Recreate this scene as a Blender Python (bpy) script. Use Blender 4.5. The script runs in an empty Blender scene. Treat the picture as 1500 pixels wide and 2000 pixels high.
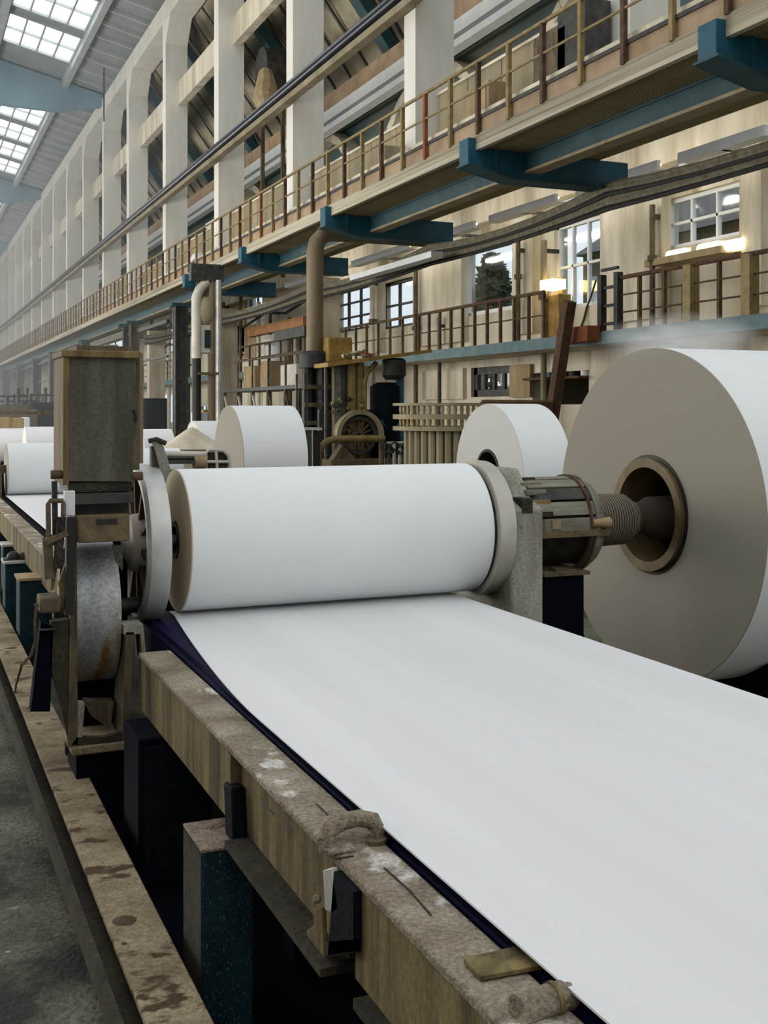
import bpy, math, random
from mathutils import Vector, Matrix
random.seed(11)
SC = bpy.context.scene
COL = SC.collection
R = math.radians

# ------------------------------------------------------------------ camera model
H, F, U0, V0 = 2.4, 2200.0, 190.0, 800.0          # eye height, focal length in pixels of 1500x2000
YAW = math.atan2(750 + U0, F)
CS, SN = math.cos(YAW), math.sin(YAW)

def at_x(px, py, X):
    d = F * X / (CS * (px + U0)); return Vector((X, (d - X * SN) / CS, H + (V0 - py) * d / F))
def at_y(px, py, Y):
    t = (px - 750) / F
    X = Y * (SN + t * CS) / (CS - t * SN); d = X * SN + Y * CS
    return Vector((X, Y, H + (V0 - py) * d / F))
def zs(slope, X):                                   # height of a longitudinal line at distance X from its image slope
    return H + slope * X / CS

# ------------------------------------------------------------------ materials
def lin(c):
    f = lambda v: (v / 255 / 12.92) if v <= 10 else ((v / 255 + .055) / 1.055) ** 2.4
    return (f(c[0]), f(c[1]), f(c[2]), 1)
MATS = {}
def mat(name, c1, c2=None, scale=3.0, rough=.7, metal=0.0, bump=0.0, stretch=(1, 1, 1), detail=8, lo=.35, hi=.65,
        speck=None, speck_scale=40, speck_at=.68, bscale=None, spec=.4, grit=None):
    m = bpy.data.materials.new(name); m.use_nodes = True
    nt = m.node_tree; N = nt.nodes; L = nt.links
    b = N['Principled BSDF']
    b.inputs['Roughness'].default_value = rough; b.inputs['Metallic'].default_value = metal
    b.inputs['Specular IOR Level'].default_value = spec
    b.inputs['Base Color'].default_value = lin(c1)
    if c2 is not None or bump:
        tc = N.new('ShaderNodeTexCoord'); mp = N.new('ShaderNodeMapping'); L.new(tc.outputs['Object'], mp.inputs[0])
        mp.inputs['Scale'].default_value = stretch
        n = N.new('ShaderNodeTexNoise'); n.inputs['Scale'].default_value = scale; n.inputs['Detail'].default_value = detail
        n.inputs['Roughness'].default_value = .62
        L.new(mp.outputs[0], n.inputs['Vector'])
        if c2 is not None:
            r = N.new('ShaderNodeValToRGB'); e = r.color_ramp.elements
            e[0].position = lo; e[1].position = hi; e[0].color = lin(c1); e[1].color = lin(c2)
            L.new(n.outputs['Fac'], r.inputs[0]); out = r.outputs[0]
            if speck is not None:
                n2 = N.new('ShaderNodeTexNoise'); n2.inputs['Scale'].default_value = speck_scale; n2.inputs['Detail'].default_value = 4
                L.new(mp.outputs[0], n2.inputs['Vector'])
                r2 = N.new('ShaderNodeValToRGB'); e = r2.color_ramp.elements
                e[0].position = speck_at; e[1].position = speck_at + .06; e[0].color = (0, 0, 0, 1); e[1].color = (1, 1, 1, 1)
                L.new(n2.outputs['Fac'], r2.inputs[0])
                mx = N.new('ShaderNodeMixRGB'); L.new(r2.outputs[0], mx.inputs[0]); L.new(out, mx.inputs[1]); mx.inputs[2].default_value = lin(speck)
                out = mx.outputs[0]
            if grit:                                       # fine crumbs of dirt, lighter and darker
                n3 = N.new('ShaderNodeTexNoise'); n3.inputs['Scale'].default_value = grit[0]; n3.inputs['Detail'].default_value = 5; n3.inputs['Roughness'].default_value = .75
                L.new(tc.outputs['Object'], n3.inputs['Vector'])
                r3 = N.new('ShaderNodeValToRGB'); e = r3.color_ramp.elements; k0, k1 = 1 - grit[1], 1 + grit[1] * .5
                e[0].position = .36; e[1].position = .64; e[0].color = (k0, k0, k0, 1); e[1].color = (k1, k1, k1, 1)
                L.new(n3.outputs['Fac'], r3.inputs[0])
                m3 = N.new('ShaderNodeMixRGB'); m3.blend_type = 'MULTIPLY'; m3.inputs[0].default_value = 1; L.new(out, m3.inputs[1]); L.new(r3.outputs[0], m3.inputs[2]); out = m3.outputs[0]
            L.new(out, b.inputs['Base Color'])
        if bump:
            nb = N.new('ShaderNodeTexNoise'); nb.inputs['Scale'].default_value = bscale or scale * 6; nb.inputs['Detail'].default_value = 6
            L.new(mp.outputs[0], nb.inputs['Vector'])
            bp = N.new('ShaderNodeBump'); bp.inputs['Strength'].default_value = bump; bp.inputs['Distance'].default_value = .02
            L.new(nb.outputs['Fac'], bp.inputs['Height']); L.new(bp.outputs[0], b.inputs['Normal'])
    MATS[name] = m
    return m

def emit(name, c, s):
    m = bpy.data.materials.new(name); m.use_nodes = True
    nt = m.node_tree; nt.nodes.clear()
    e = nt.nodes.new('ShaderNodeEmission'); o = nt.nodes.new('ShaderNodeOutputMaterial')
    e.inputs[0].default_value = lin(c); e.inputs[1].default_value = s
    nt.links.new(e.outputs[0], o.inputs[0]); MATS[name] = m; return m

def ring_mat(name, c1, c2, freq, bump):                # wound paper seen end on: fine concentric layers about the local x axis
    m = bpy.data.materials.new(name); m.use_nodes = True
    nt = m.node_tree; N = nt.nodes; L = nt.links; b = N['Principled BSDF']
    b.inputs['Roughness'].default_value = .85; b.inputs['Specular IOR Level'].default_value = .2
    tc = N.new('ShaderNodeTexCoord'); mp = N.new('ShaderNodeMapping'); mp.inputs['Scale'].default_value = (0, 1, 1)
    L.new(tc.outputs['Object'], mp.inputs[0])
    ln = N.new('ShaderNodeVectorMath'); ln.operation = 'LENGTH'; L.new(mp.outputs[0], ln.inputs[0])
    nn = N.new('ShaderNodeTexNoise'); nn.noise_dimensions = '1D'; nn.inputs['Scale'].default_value = freq; nn.inputs['Detail'].default_value = 5
    L.new(ln.outputs['Value'], nn.inputs['W'])
    r = N.new('ShaderNodeValToRGB'); e = r.color_ramp.elements
    e[0].position = .3; e[1].position = .7; e[0].color = lin(c1); e[1].color = lin(c2)
    L.new(nn.outputs['Fac'], r.inputs[0]); L.new(r.outputs[0], b.inputs['Base Color'])
    bp = N.new('ShaderNodeBump'); bp.inputs['Strength'].default_value = bump; bp.inputs['Distance'].default_value = .01
    L.new(nn.outputs['Fac'], bp.inputs['Height']); L.new(bp.outputs[0], b.inputs['Normal'])
    MATS[name] = m; return m

def wave_mat(name, c1, c2, axis, scale, rough, bump=.4, dist=2.0, metal=0.0):
    m = bpy.data.materials.new(name); m.use_nodes = True
    nt = m.node_tree; N = nt.nodes; L = nt.links; b = N['Principled BSDF']
    b.inputs['Roughness'].default_value = rough; b.inputs['Metallic'].default_value = metal
    b.inputs['Specular IOR Level'].default_value = .3
    tc = N.new('ShaderNodeTexCoord'); w = N.new('ShaderNodeTexWave'); w.bands_direction = axis
    w.inputs['Scale'].default_value = scale; w.inputs['Distortion'].default_value = dist; w.inputs['Detail'].default_value = 3
    L.new(tc.outputs['Object'], w.inputs['Vector'])
    n = N.new('ShaderNodeTexNoise'); n.inputs['Scale'].default_value = 1.3; n.inputs['Detail'].default_value = 8
    L.new(tc.outputs['Object'], n.inputs['Vector'])
    mth = N.new('ShaderNodeMath'); mth.operation = 'MULTIPLY'; L.new(w.outputs['Fac'], mth.inputs[0]); L.new(n.outputs['Fac'], mth.inputs[1])
    r = N.new('ShaderNodeValToRGB'); e = r.color_ramp.elements
    e[0].position = .05; e[1].position = .5; e[0].color = lin(c1); e[1].color = lin(c2)
    L.new(mth.outputs[0], r.inputs[0]); L.new(r.outputs[0], b.inputs['Base Color'])
    bp = N.new('ShaderNodeBump'); bp.inputs['Strength'].default_value = bump; bp.inputs['Distance'].default_value = .02
    L.new(w.outputs['Fac'], bp.inputs['Height']); L.new(bp.outputs[0], b.inputs['Normal'])
    MATS[name] = m; return m

mat('paper', (224, 227, 229), (230, 233, 235), 1.2, .75, spec=.15)
mat('web_paper', (211, 213, 216), (220, 222, 224), .9, .7, stretch=(3, .12, 1), spec=.15)
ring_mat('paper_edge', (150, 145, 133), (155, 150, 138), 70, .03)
ring_mat('paper_edge_pale', (198, 198, 194), (206, 206, 202), 70, .02)
mat('cardboard', (104, 84, 52), (138, 116, 74), 6, .8)
mat('core_dark', (44, 36, 30), (64, 54, 46), 5, .75)
mat('black', (22, 22, 24), (40, 38, 36), 5, .6)
mat('grease', (24, 22, 20), (60, 52, 40), 9, .55, .2, .5)
mat('dark_steel', (44, 46, 48), (78, 76, 70), 5, .5, .4, .15)
mat('black_pipe', (30, 32, 42), (46, 48, 58), 2, .25, .5)
mat('grimy_iron', (58, 52, 42), (112, 98, 74), 7, .75, .1, .5, stretch=(1, 1, .4))
mat('column', (208, 206, 199), (226, 224, 216), 1.1, .8, 0, .05, stretch=(1, 1, .25))
mat('concrete', (166, 156, 134), (218, 210, 192), 1.5, .85, 0, .2, stretch=(1, 1, .2))
mat('plaster', (160, 150, 128), (220, 212, 194), .55, .9, 0, .1, stretch=(1, 1, .12), speck=(160, 146, 118), speck_scale=1.9, speck_at=.62)
mat('plaster_dark', (112, 104, 84), (150, 140, 116), .7, .9, 0, .1, stretch=(1, 1, .15))
mat('upper_wall', (58, 82, 86), (104, 108, 98), .35, .8, 0, 0, stretch=(1, .5, 1))
mat('old_timber', (98, 90, 72), (186, 178, 158), 2.2, .9, 0, .5, stretch=(1, .045, 5), lo=.3, hi=.62, bscale=10)
wave_mat('timber_underside', (104, 92, 60), (160, 146, 106), 'X', 6.0, .9, .6, 2.0)
mat('fascia', (136, 114, 90), (166, 144, 118), 1.6, .8, 0, .1)
mat('rust', (62, 46, 34), (98, 72, 50), 6, .8, .1, .3)
mat('orange_rust', (112, 62, 36), (142, 84, 50), 4, .8, 0, .2)
mat('orange_brown', (128, 88, 52), (156, 114, 72), 3, .8, 0, .2)
mat('brass_rail', (112, 96, 60), (142, 124, 82), 5, .6, .2)
mat('olive_panel', (120, 110, 84), (158, 146, 118), 1.4, .7, 0, .1, stretch=(1, 1, .3))
mat('teal', (10, 66, 88), (24, 88, 110), 3, .55, 0, .1)
mat('teal_dull', (30, 60, 68), (46, 78, 84), 2, .65)
mat('teal_pale', (78, 104, 110), (104, 126, 130), 2, .7)
mat('girder', (104, 138, 156), (126, 158, 174), .4, .7)
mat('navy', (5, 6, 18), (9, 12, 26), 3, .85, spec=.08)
mat('bed_blue', (8, 9, 44), (12, 14, 56), 3, .7, spec=.15)
mat('hub_ring', (84, 72, 48), (118, 100, 68), 5, .6, .2)
ring_mat('paper_edge_warm', (192, 182, 158), (202, 192, 168), 60, .03)
mat('machine_teal', (12, 32, 40), (22, 50, 58), 8, .65, 0, .3, speck=(60, 124, 134), speck_scale=190, speck_at=.62, stretch=(1, 1, .5), spec=.2)
mat('machine_dark', (9, 13, 20), (16, 24, 32), 6, .75, 0, .2, spec=.1, grit=(30, .5))
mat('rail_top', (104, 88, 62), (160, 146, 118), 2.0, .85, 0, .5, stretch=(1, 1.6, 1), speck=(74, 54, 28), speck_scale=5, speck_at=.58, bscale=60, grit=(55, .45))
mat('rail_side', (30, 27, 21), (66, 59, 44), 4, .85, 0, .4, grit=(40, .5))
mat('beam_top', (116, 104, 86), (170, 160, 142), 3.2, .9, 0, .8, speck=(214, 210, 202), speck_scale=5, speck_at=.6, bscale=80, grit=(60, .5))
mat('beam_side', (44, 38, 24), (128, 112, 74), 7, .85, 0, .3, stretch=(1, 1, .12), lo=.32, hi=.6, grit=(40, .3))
mat('dusty_top', (128, 112, 98), (172, 156, 140), 30, .95, 0, .8, grit=(90, .5))
mat('housing', (64, 62, 50), (100, 96, 78), 3, .75, .1, .15, stretch=(2.5, 2.5, .25), speck=(170, 166, 150), speck_scale=60, speck_at=.7, grit=(45, .35))
mat('housing_edge', (88, 72, 42), (132, 112, 72), 6, .75, .1, .2, stretch=(2, 2, .3))
mat('brown_block', (86, 74, 54), (116, 100, 74), 12, .8, .1, .4)
mat('worn_steel', (128, 132, 138), (182, 182, 180), 3, .5, .4, .15, stretch=(1.5, .6, .3), speck=(146, 112, 78), speck_scale=3, speck_at=.6, grit=(50, .4))
mat('galvanized', (168, 170, 168), (204, 204, 200), 2.5, .45, .35, .08)
mat('casting', (120, 116, 104), (178, 174, 162), 4, .8, .1, .4, stretch=(1, 1, .35), speck=(92, 86, 76), speck_scale=30, speck_at=.64, grit=(60, .35))
mat('casting_pale', (172, 168, 156), (196, 192, 182), 2, .6, .1, .1)
mat('motor', (104, 104, 90), (148, 146, 128), 6, .7, .15, .4, stretch=(.3, 1, 1))
wave_mat('winding', (84, 77, 64), (164, 154, 136), 'X', 14, .85, .8, 1.2)
mat('hub_brass', (122, 102, 62), (150, 128, 84), 5, .5, .3)
mat('brown_pipe', (92, 78, 58), (130, 114, 90), 2, .6, .1, .1, stretch=(1, 1, .2))
mat('pale_pipe', (176, 172, 160), (204, 200, 190), 2, .6, .1)
mat('yellow_paint', (118, 92, 40), (156, 126, 64), 3, .7, 0, .2)
mat('blue_paint', (22, 66, 96), (40, 92, 124), 3, .5)
mat('mesh_green', (44, 50, 38), (92, 98, 74), 60, .8, 0, .8)
mat('wood_crate', (140, 120, 88), (170, 150, 116), 4, .85, 0, .2, stretch=(1, 1, .2))
mat('white_metal', (206, 210, 214), (224, 226, 228), 1.5, .5)
mat('cable', (84, 80, 66), (124, 118, 98), 8, .7)
mat('leaf', (44, 56, 40), (78, 90, 62), 4, .8)
mat('bark', (60, 50, 40), (84, 72, 58), 8, .9)
mat('roof_sheet', (126, 134, 136), (148, 154, 154), .5, .75, .1)
mat('roof_frame', (158, 164, 166), (178, 182, 184), 1, .6)
wave_mat('aisle_boards', (86, 80, 66), (156, 148, 126), 'X', .25, .85, .1, 1.0)
mat('floor', (34, 35, 28), (112, 114, 96), 1.3, .8, 0, .5, lo=.4, hi=.6, speck=(150, 146, 124), speck_scale=14, speck_at=.68, bscale=40, grit=(30, .6))
mat('ground', (96, 104, 80), (124, 126, 104), 1, .95)
emit('sky_pane', (244, 250, 255), 3.2)
emit('tube_glow', (255, 236, 190), 5.0)
emit('bulb_glow', (255, 226, 150), 7.0)

def glass_mat():
    m = bpy.data.materials.new('glass'); m.use_nodes = True
    nt = m.node_tree; N = nt.nodes; L = nt.links; N.clear()
    o = N.new('ShaderNodeOutputMaterial'); t = N.new('ShaderNodeBsdfTransparent'); g = N.new('ShaderNodeBsdfGlossy'); mx = N.new('ShaderNodeMixShader')
    t.inputs[0].default_value = (.86, .9, .92, 1); g.inputs['Roughness'].default_value = .08; mx.inputs[0].default_value = .12
    L.new(t.outputs[0], mx.inputs[1]); L.new(g.outputs[0], mx.inputs[2]); L.new(mx.outputs[0], o.inputs[0])
    MATS['glass'] = m
glass_mat()
def vol_mat(name, dens, col, noise=None, aniso=.2):
    m = bpy.data.materials.new(name); m.use_nodes = True
    nt = m.node_tree; N = nt.nodes; L = nt.links; N.clear()
    o = N.new('ShaderNodeOutputMaterial'); v = N.new('ShaderNodeVolumeScatter')
    v.inputs['Color'].default_value = col; v.inputs['Density'].default_value = dens; v.inputs['Anisotropy'].default_value = aniso
    if noise:
        tc = N.new('ShaderNodeTexCoord'); n = N.new('ShaderNodeTexNoise'); n.inputs['Scale'].default_value = noise; n.inputs['Detail'].default_value = 3
        L.new(tc.outputs['Object'], n.inputs['Vector'])
        gr = N.new('ShaderNodeTexGradient'); gr.gradient_type = 'SPHERICAL'
        L.new(tc.outputs['Object'], gr.inputs[0])
        mr = N.new('ShaderNodeMapRange'); mr.inputs[1].default_value = .35; mr.inputs[2].default_value = .75; mr.inputs[3].default_value = .15; mr.inputs[4].default_value = 1
        L.new(n.outputs['Fac'], mr.inputs[0])
        a = N.new('ShaderNodeMath'); a.operation = 'MULTIPLY'; L.new(mr.outputs[0], a.inputs[0]); L.new(gr.outputs['Fac'], a.inputs[1])
        c = N.new('ShaderNodeMath'); c.operation = 'MULTIPLY'; c.inputs[1].default_value = dens; L.new(a.outputs[0], c.inputs[0])
        L.new(c.outputs[0], v.inputs['Density'])
    L.new(v.outputs[0], o.inputs['Volume']); MATS[name] = m

# ------------------------------------------------------------------ mesh builder
class MB:
    def __init__(s): s.v = []; s.f = []
    def add(s, vs, fs):
        n = len(s.v); s.v += [Vector(v) for v in vs]; s.f += [tuple(i + n for i in f) for f in fs]; return s
    def box(s, a, b):
        x0, x1 = sorted((a[0], b[0])); y0, y1 = sorted((a[1], b[1])); z0, z1 = sorted((a[2], b[2]))
        vs = [(x, y, z) for x in (x0, x1) for y in (y0, y1) for z in (z0, z1)]
        return s.add(vs, [(0, 1, 3, 2), (4, 6, 7, 5), (0, 4, 5, 1), (2, 3, 7, 6), (0, 2, 6, 4), (1, 5, 7, 3)])
    def hexa(s, q, w):                                     # two quads joined
        return s.add(list(q) + list(w), [(3, 2, 1, 0), (4, 5, 6, 7), (0, 1, 5, 4), (1, 2, 6, 5), (2, 3, 7, 6), (3, 0, 4, 7)])
    def prism(s, pts, vec):                                # planar polygon extruded along vec
        n = len(pts); vec = Vector(vec)
        vs = [Vector(p) for p in pts] + [Vector(p) + vec for p in pts]
        return s.add(vs, [tuple(range(n - 1, -1, -1)), tuple(range(n, 2 * n))] + [(i, (i + 1) % n, n + (i + 1) % n, n + i) for i in range(n)])
    def bar(s, a, b, w, h, up=(0, 0, 1)):                  # rectangular bar between two points
        a = Vector(a); b = Vector(b); d = (b - a).normalized(); up = Vector(up)
        if abs(d.dot(up)) > .98: up = Vector((0, 1, 0))
        r = d.cross(up).normalized() * (w / 2); u = r.cross(d).normalized() * (h / 2)
        q = [a - r - u, a + r - u, a + r + u, a - r + u]; return s.hexa(q, [p + (b - a) for p in q])
    def tube(s, path, r, seg=12, cap=True):
        P = [Vector(p) for p in path]; n = len(P); rr = r if isinstance(r, (list, tuple)) else [r] * n
        T = [(P[min(i + 1, n - 1)] - P[max(i - 1, 0)]).normalized() for i in range(n)]
        ref = Vector((0, 0, 1)) if abs(T[0].z) < .9 else Vector((0, 1, 0))
        nrm = T[0].cross(ref).normalized(); vs = []
        for i in range(n):
            nrm = (nrm - T[i] * nrm.dot(T[i])).normalized(); bi = T[i].cross(nrm)
            for k in range(seg):
                a = 2 * math.pi * k / seg; vs.append(P[i] + (nrm * math.cos(a) + bi * math.sin(a)) * rr[i])
        fs = [(i * seg + k, i * seg + (k + 1) % seg, (i + 1) * seg + (k + 1) % seg, (i + 1) * seg + k) for i in range(n - 1) for k in range(seg)]
        if cap: fs += [tuple(range(seg - 1, -1, -1)), tuple((n - 1) * seg + k for k in range(seg))]
        return s.add(vs, fs)
    def lathe(s, prof, c, axis='X', seg=72, closed=True, a0=0.0, a1=2 * math.pi):
        full = abs(a1 - a0 - 2 * math.pi) < 1e-6; n = len(prof); m = seg if full else seg + 1; vs = []
        for k in range(m):
            a = a0 + (a1 - a0) * k / seg
            for (x, r) in prof:
                if axis == 'X': p = (c[0] + x, c[1] + r * math.cos(a), c[2] + r * math.sin(a))
                elif axis == 'Y': p = (c[0] + r * math.cos(a), c[1] + x, c[2] + r * math.sin(a))
                else: p = (c[0] + r * math.cos(a), c[1] + r * math.sin(a), c[2] + x)
                vs.append(p)
        fs = []; e = n if closed else n - 1
        for k in range(seg):
            k2 = (k + 1) % m
            for i in range(e):
                j = (i + 1) % n; fs.append((k * n + i, k2 * n + i, k2 * n + j, k * n + j))
        if not full and closed: fs += [tuple(range(n)), tuple((m - 1) * n + i for i in range(n - 1, -1, -1))]
        return s.add(vs, fs)
    def ball(s, c, r, seg=16, rings=10, sc=(1, 1, 1)):
        vs = [(c[0] + r * sc[0] * math.sin(math.pi * i / rings) * math.cos(2 * math.pi * k / seg), c[1] + r * sc[1] * math.sin(math.pi * i / rings) * math.sin(2 * math.pi * k / seg), c[2] + r * sc[2] * math.cos(math.pi * i / rings)) for i in range(rings + 1) for k in range(seg)]
        return s.add(vs, [(i * seg + k, (i + 1) * seg + k, (i + 1) * seg + (k + 1) % seg, i * seg + (k + 1) % seg) for i in range(rings) for k in range(seg)])

def world(o):
    p = Vector(o.location)
    while o.parent: o = o.parent; p = p + Vector(o.location)
    return p
def build(name, mb, m, parent=None, bevel=0, smooth=True, origin=None, ang=35):
    if parent is not None: o0 = Vector(origin) if origin is not None else world(parent)
    elif origin is not None: o0 = Vector(origin)
    else:
        xs = [v.x for v in mb.v]; ys = [v.y for v in mb.v]; zz = [v.z for v in mb.v]
        o0 = Vector(((min(xs) + max(xs)) / 2, (min(ys) + max(ys)) / 2, min(zz)))
    me = bpy.data.meshes.new(name); me.from_pydata([tuple(v - o0) for v in mb.v], [], mb.f)
    import bmesh
    bm = bmesh.new(); bm.from_mesh(me); bmesh.ops.remove_doubles(bm, verts=bm.verts, dist=1e-5)
    bmesh.ops.recalc_face_normals(bm, faces=bm.faces); bm.to_mesh(me); bm.free()
    me.materials.append(MATS[m])
    if smooth:
        me.shade_smooth(); me.set_sharp_from_angle(angle=R(ang))
    o = bpy.data.objects.new(name, me); COL.objects.link(o)
    if parent is not None: o.parent = parent; o.location = o0 - world(parent)
    else: o.location = o0
    if bevel:
        b = o.modifiers.new('edge', 'BEVEL'); b.width = bevel; b.segments = 2; b.limit_method = 'ANGLE'; b.angle_limit = R(40)
    return o
def tag(o, label, cat, group=None, kind=None):
    o['label'] = label; o['category'] = cat
    if group: o['group'] = group
    if kind: o['kind'] = kind
    return o
def thing(name, label, cat, loc, group=None):
    o = bpy.data.objects.new(name, None); COL.objects.link(o); o.location = loc; o.empty_display_size = .1
    return tag(o, label, cat, group)
def struct(name, mb, m, parent=None, label=None, cat=None, **k):
    o = build(name, mb, m, parent, **k)
    if parent is None:
        o['kind'] = 'structure'
        if label: o['label'] = label; o['category'] = cat
    return o
def dup(root, loc, label):
    def cp(o, p):
        c = o.copy(); COL.objects.link(c); c.parent = p
        for ch in o.children: cp(ch, c)
        return c
    r = cp(root, None); r.location = loc; r['label'] = label; return r
ORD = ['first', 'second', 'third', 'fourth', 'fifth', 'sixth', 'seventh', 'eighth', 'ninth', 'tenth', 'eleventh', 'twelfth', 'thirteenth',
       'fourteenth', 'fifteenth', 'sixteenth', 'seventeenth', 'eighteenth', 'nineteenth', 'twentieth', 'twenty-first', 'twenty-second', 'twenty-third']

# ================================================================== THE HALL
YEND = 172.0
struct('floor', MB().box((-12, -9, -.3), (15, YEND, 0)), 'floor', label='dark dusty concrete floor of the mill hall', cat='floor')

# ---- right hand wall with its openings
XW = 15.0
def rect(px0, px1, y0, y1, X=XW):                       # an opening on the wall plane, from its image rectangle at its middle
    ya, yb = at_x(px1, 800, X).y, at_x(px0, 800, X).y
    dm = at_x((px0 + px1) / 2, 800, X); d = dm.x * SN + dm.y * CS
    return (ya, yb, H + (V0 - y1) * d / F, H + (V0 - y0) * d / F)
OPEN = {
    'tall': rect(905, 1000, 478, 612), 'slim': rect(1040, 1056, 486, 600), 'grid': rect(1082, 1172, 430, 600),
    'broad': rect(1296, 1444, 372, 474), 'edge': rect(1486, 1640, 330, 440),
    'stripa': rect(884, 1012, 414, 440), 'stripb': rect(1040, 1176, 366, 396), 'stripc': rect(1296, 1500, 268, 306),
    'pairl': rect(652, 722, 562, 646), 'pairr': rect(742, 806, 548, 640),
    'lowa': rect(920, 996, 716, 775), 'lowb': rect(1040, 1150, 726, 790), 'lowc': rect(1206, 1420, 700, 800),
    'blue': rect(484, 512, 545, 600), 'farlow': rect(292, 345, 768, 840), 'farlowb': rect(384, 412, 790, 850),
    'blueb': rect(322, 338, 640, 690), 'slit': rect(1336, 1358, 552, 622),
    'farw': rect(165, 190, 660, 690), 'farx': rect(205, 240, 655, 685),
}
def wall_with_holes(X0, X1, y0, y1, z0, z1, holes):
    ys = sorted({y0, y1, *[v for h in holes for v in h[:2] if y0 < v < y1]}); zz = sorted({z0, z1, *[v for h in holes for v in h[2:] if z0 < v < z1]})
    mb = MB()
    for i in range(len(ys) - 1):
        run = None
        for j in range(len(zz) - 1):
            yc, zc = (ys[i] + ys[i + 1]) / 2, (zz[j] + zz[j + 1]) / 2
            solid = not any(h[0] < yc < h[1] and h[2] < zc < h[3] for h in holes)
            if solid: run = (run[0], zz[j + 1]) if run else (zz[j], zz[j + 1])
            if (not solid or j == len(zz) - 2) and run:
                mb.box((X0, ys[i], run[0]), (X1, ys[i + 1], run[1])); run = None
    return mb
ZU = zs(.376, XW)
struct('wall_right', wall_with_holes(XW, XW + .4, 4, YEND, 0, ZU + .4, list(OPEN.values())), 'plaster', label='stained beige plaster wall with window openings along the hall', cat='wall', smooth=False)
struct('wall_right_upper', MB().box((XW, 4, ZU + .4), (XW + .4, YEND, H + 14)), 'upper_wall', label='dim teal upper wall high behind the columns', cat='wall')
struct('wall_near', MB().box((-12, -9.4, 0), (15, -9, H + 6.5)), 'concrete', label='end wall of the hall behind the viewer', cat='wall')  # unseen wall, added and kept low to control light from behind
struct('wall_end', MB().box((-12, YEND, 0), (XW + .4, YEND + .4, H + 22)), 'concrete', label='end wall of the hall', cat='wall')
lh = [(y, y + 6.5, 1.4, 9.5) for y in range(4, 160, 8)]
struct('wall_left', wall_with_holes(-12.4, -12, -9, YEND, 0, H + 24, lh), 'concrete', label='left wall of the hall with tall windows', cat='wall', smooth=False)  # unseen wall added to darken left-facing sides; its window openings are invented
# projecting concrete band and pilasters of the wall
struct('trim_1', MB().box((XW - .35, 4, zs(.322, XW - .3)), (XW, YEND, zs(.376, XW - .3))).box((XW - .5, 4, zs(.376, XW - .3)), (XW, YEND, zs(.39, XW - .3))), 'concrete', label='long beige concrete band above the windows', cat='trim')
for i, (p0, p1) in enumerate([(1002, 1040), (1448, 1486), (816, 900), (1176, 1292), (724, 740)]):
    a, b = at_x(p1, 800, XW - .25).y, at_x(p0, 800, XW - .25).y
    struct('trim_%d' % (i + 2), MB().box((XW - .25, a, zs(.12, XW)), (XW, b, zs(.325, XW))), 'concrete',
           label='flat concrete pilaster beside the %s' % ['tall tree-view window', 'wide window over the glowing tubes', 'hanging wires', 'black-framed balcony gate', 'brown standpipe'][i], cat='pilaster')

# windows
def window(n, key, nx, nz, label, frame='white_metal', pane='glass', w=.09):
    y0, y1, z0, z1 = OPEN[key]; r = thing('window_%d' % n, label, 'window', (XW + .2, (y0 + y1) / 2, z0)); r['kind'] = 'structure'
    f = MB(); x0, x1 = XW + .1, XW + .22
    f.box((x0, y0, z0), (x1, y1, z0 + w)).box((x0, y0, z1 - w), (x1, y1, z1)).box((x0, y0, z0), (x1, y0 + w, z1)).box((x0, y1 - w, z0), (x1, y1, z1))
    for i in range(1, nx): yy = y0 + (y1 - y0) * i / nx; f.box((x0 + .01, yy - w / 3, z0), (x1 - .01, yy + w / 3, z1))
    for i in range(1, nz): q = z0 + (z1 - z0) * i / nz; f.box((x0 + .01, y0, q - w / 3), (x1 - .01, y1, q + w / 3))
    wf = build('window_frame', f, frame, r, smooth=False)
    r = wf; build('pane', MB().box((XW + .15, y0 + w / 2, z0 + w / 2), (XW + .165, y1 - w / 2, z1 - w / 2)), pane, r, smooth=False)
window(1, 'tall', 1, 1, 'tall clear window with a dark tree outside', w=.12)
window(2, 'slim', 1, 2, 'slim bright window beside the tall tree-view window')
window(3, 'grid', 3, 2, 'white framed grid window behind the yellow lamp')
window(4, 'broad', 3, 2, 'wide window above the row of glowing tubes')
window(5, 'edge', 2, 2, 'window cut by the photo edge above the railing')
window(6, 'stripa', 3, 1, 'low strip window above the tall tree-view window')
window(7, 'stripb', 3, 1, 'low strip window above the grid window')
window(8, 'stripc', 4, 1, 'long strip window above the wide window')
window(9, 'pairl', 3, 3, 'small-paned window next to the brown standpipe', 'dark_steel')
window(10, 'pairr', 2, 2, 'bright window between brown standpipe and wires', 'dark_steel')
window(11, 'blue', 2, 1, 'narrow blue window under the gantry bracket', 'blue_paint')
window(12, 'blueb', 1, 1, 'small blue-framed window beside the dark post', 'blue_paint')
window(13, 'farw', 2, 1, 'small far window above the olive housing', 'dark_steel')
window(14, 'farx', 2, 1, 'twin far window above the olive housing lid', 'dark_steel')
window(15, 'lowa', 4, 1, 'ground floor window with four bright slots', 'dark_steel', w=.2)
window(16, 'farlow', 3, 1, 'bright ground floor window behind the white dryer roll', 'white_metal')
window(17, 'farlowb', 2, 1, 'bright ground floor window beside hoist pipes', 'white_metal')
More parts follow.
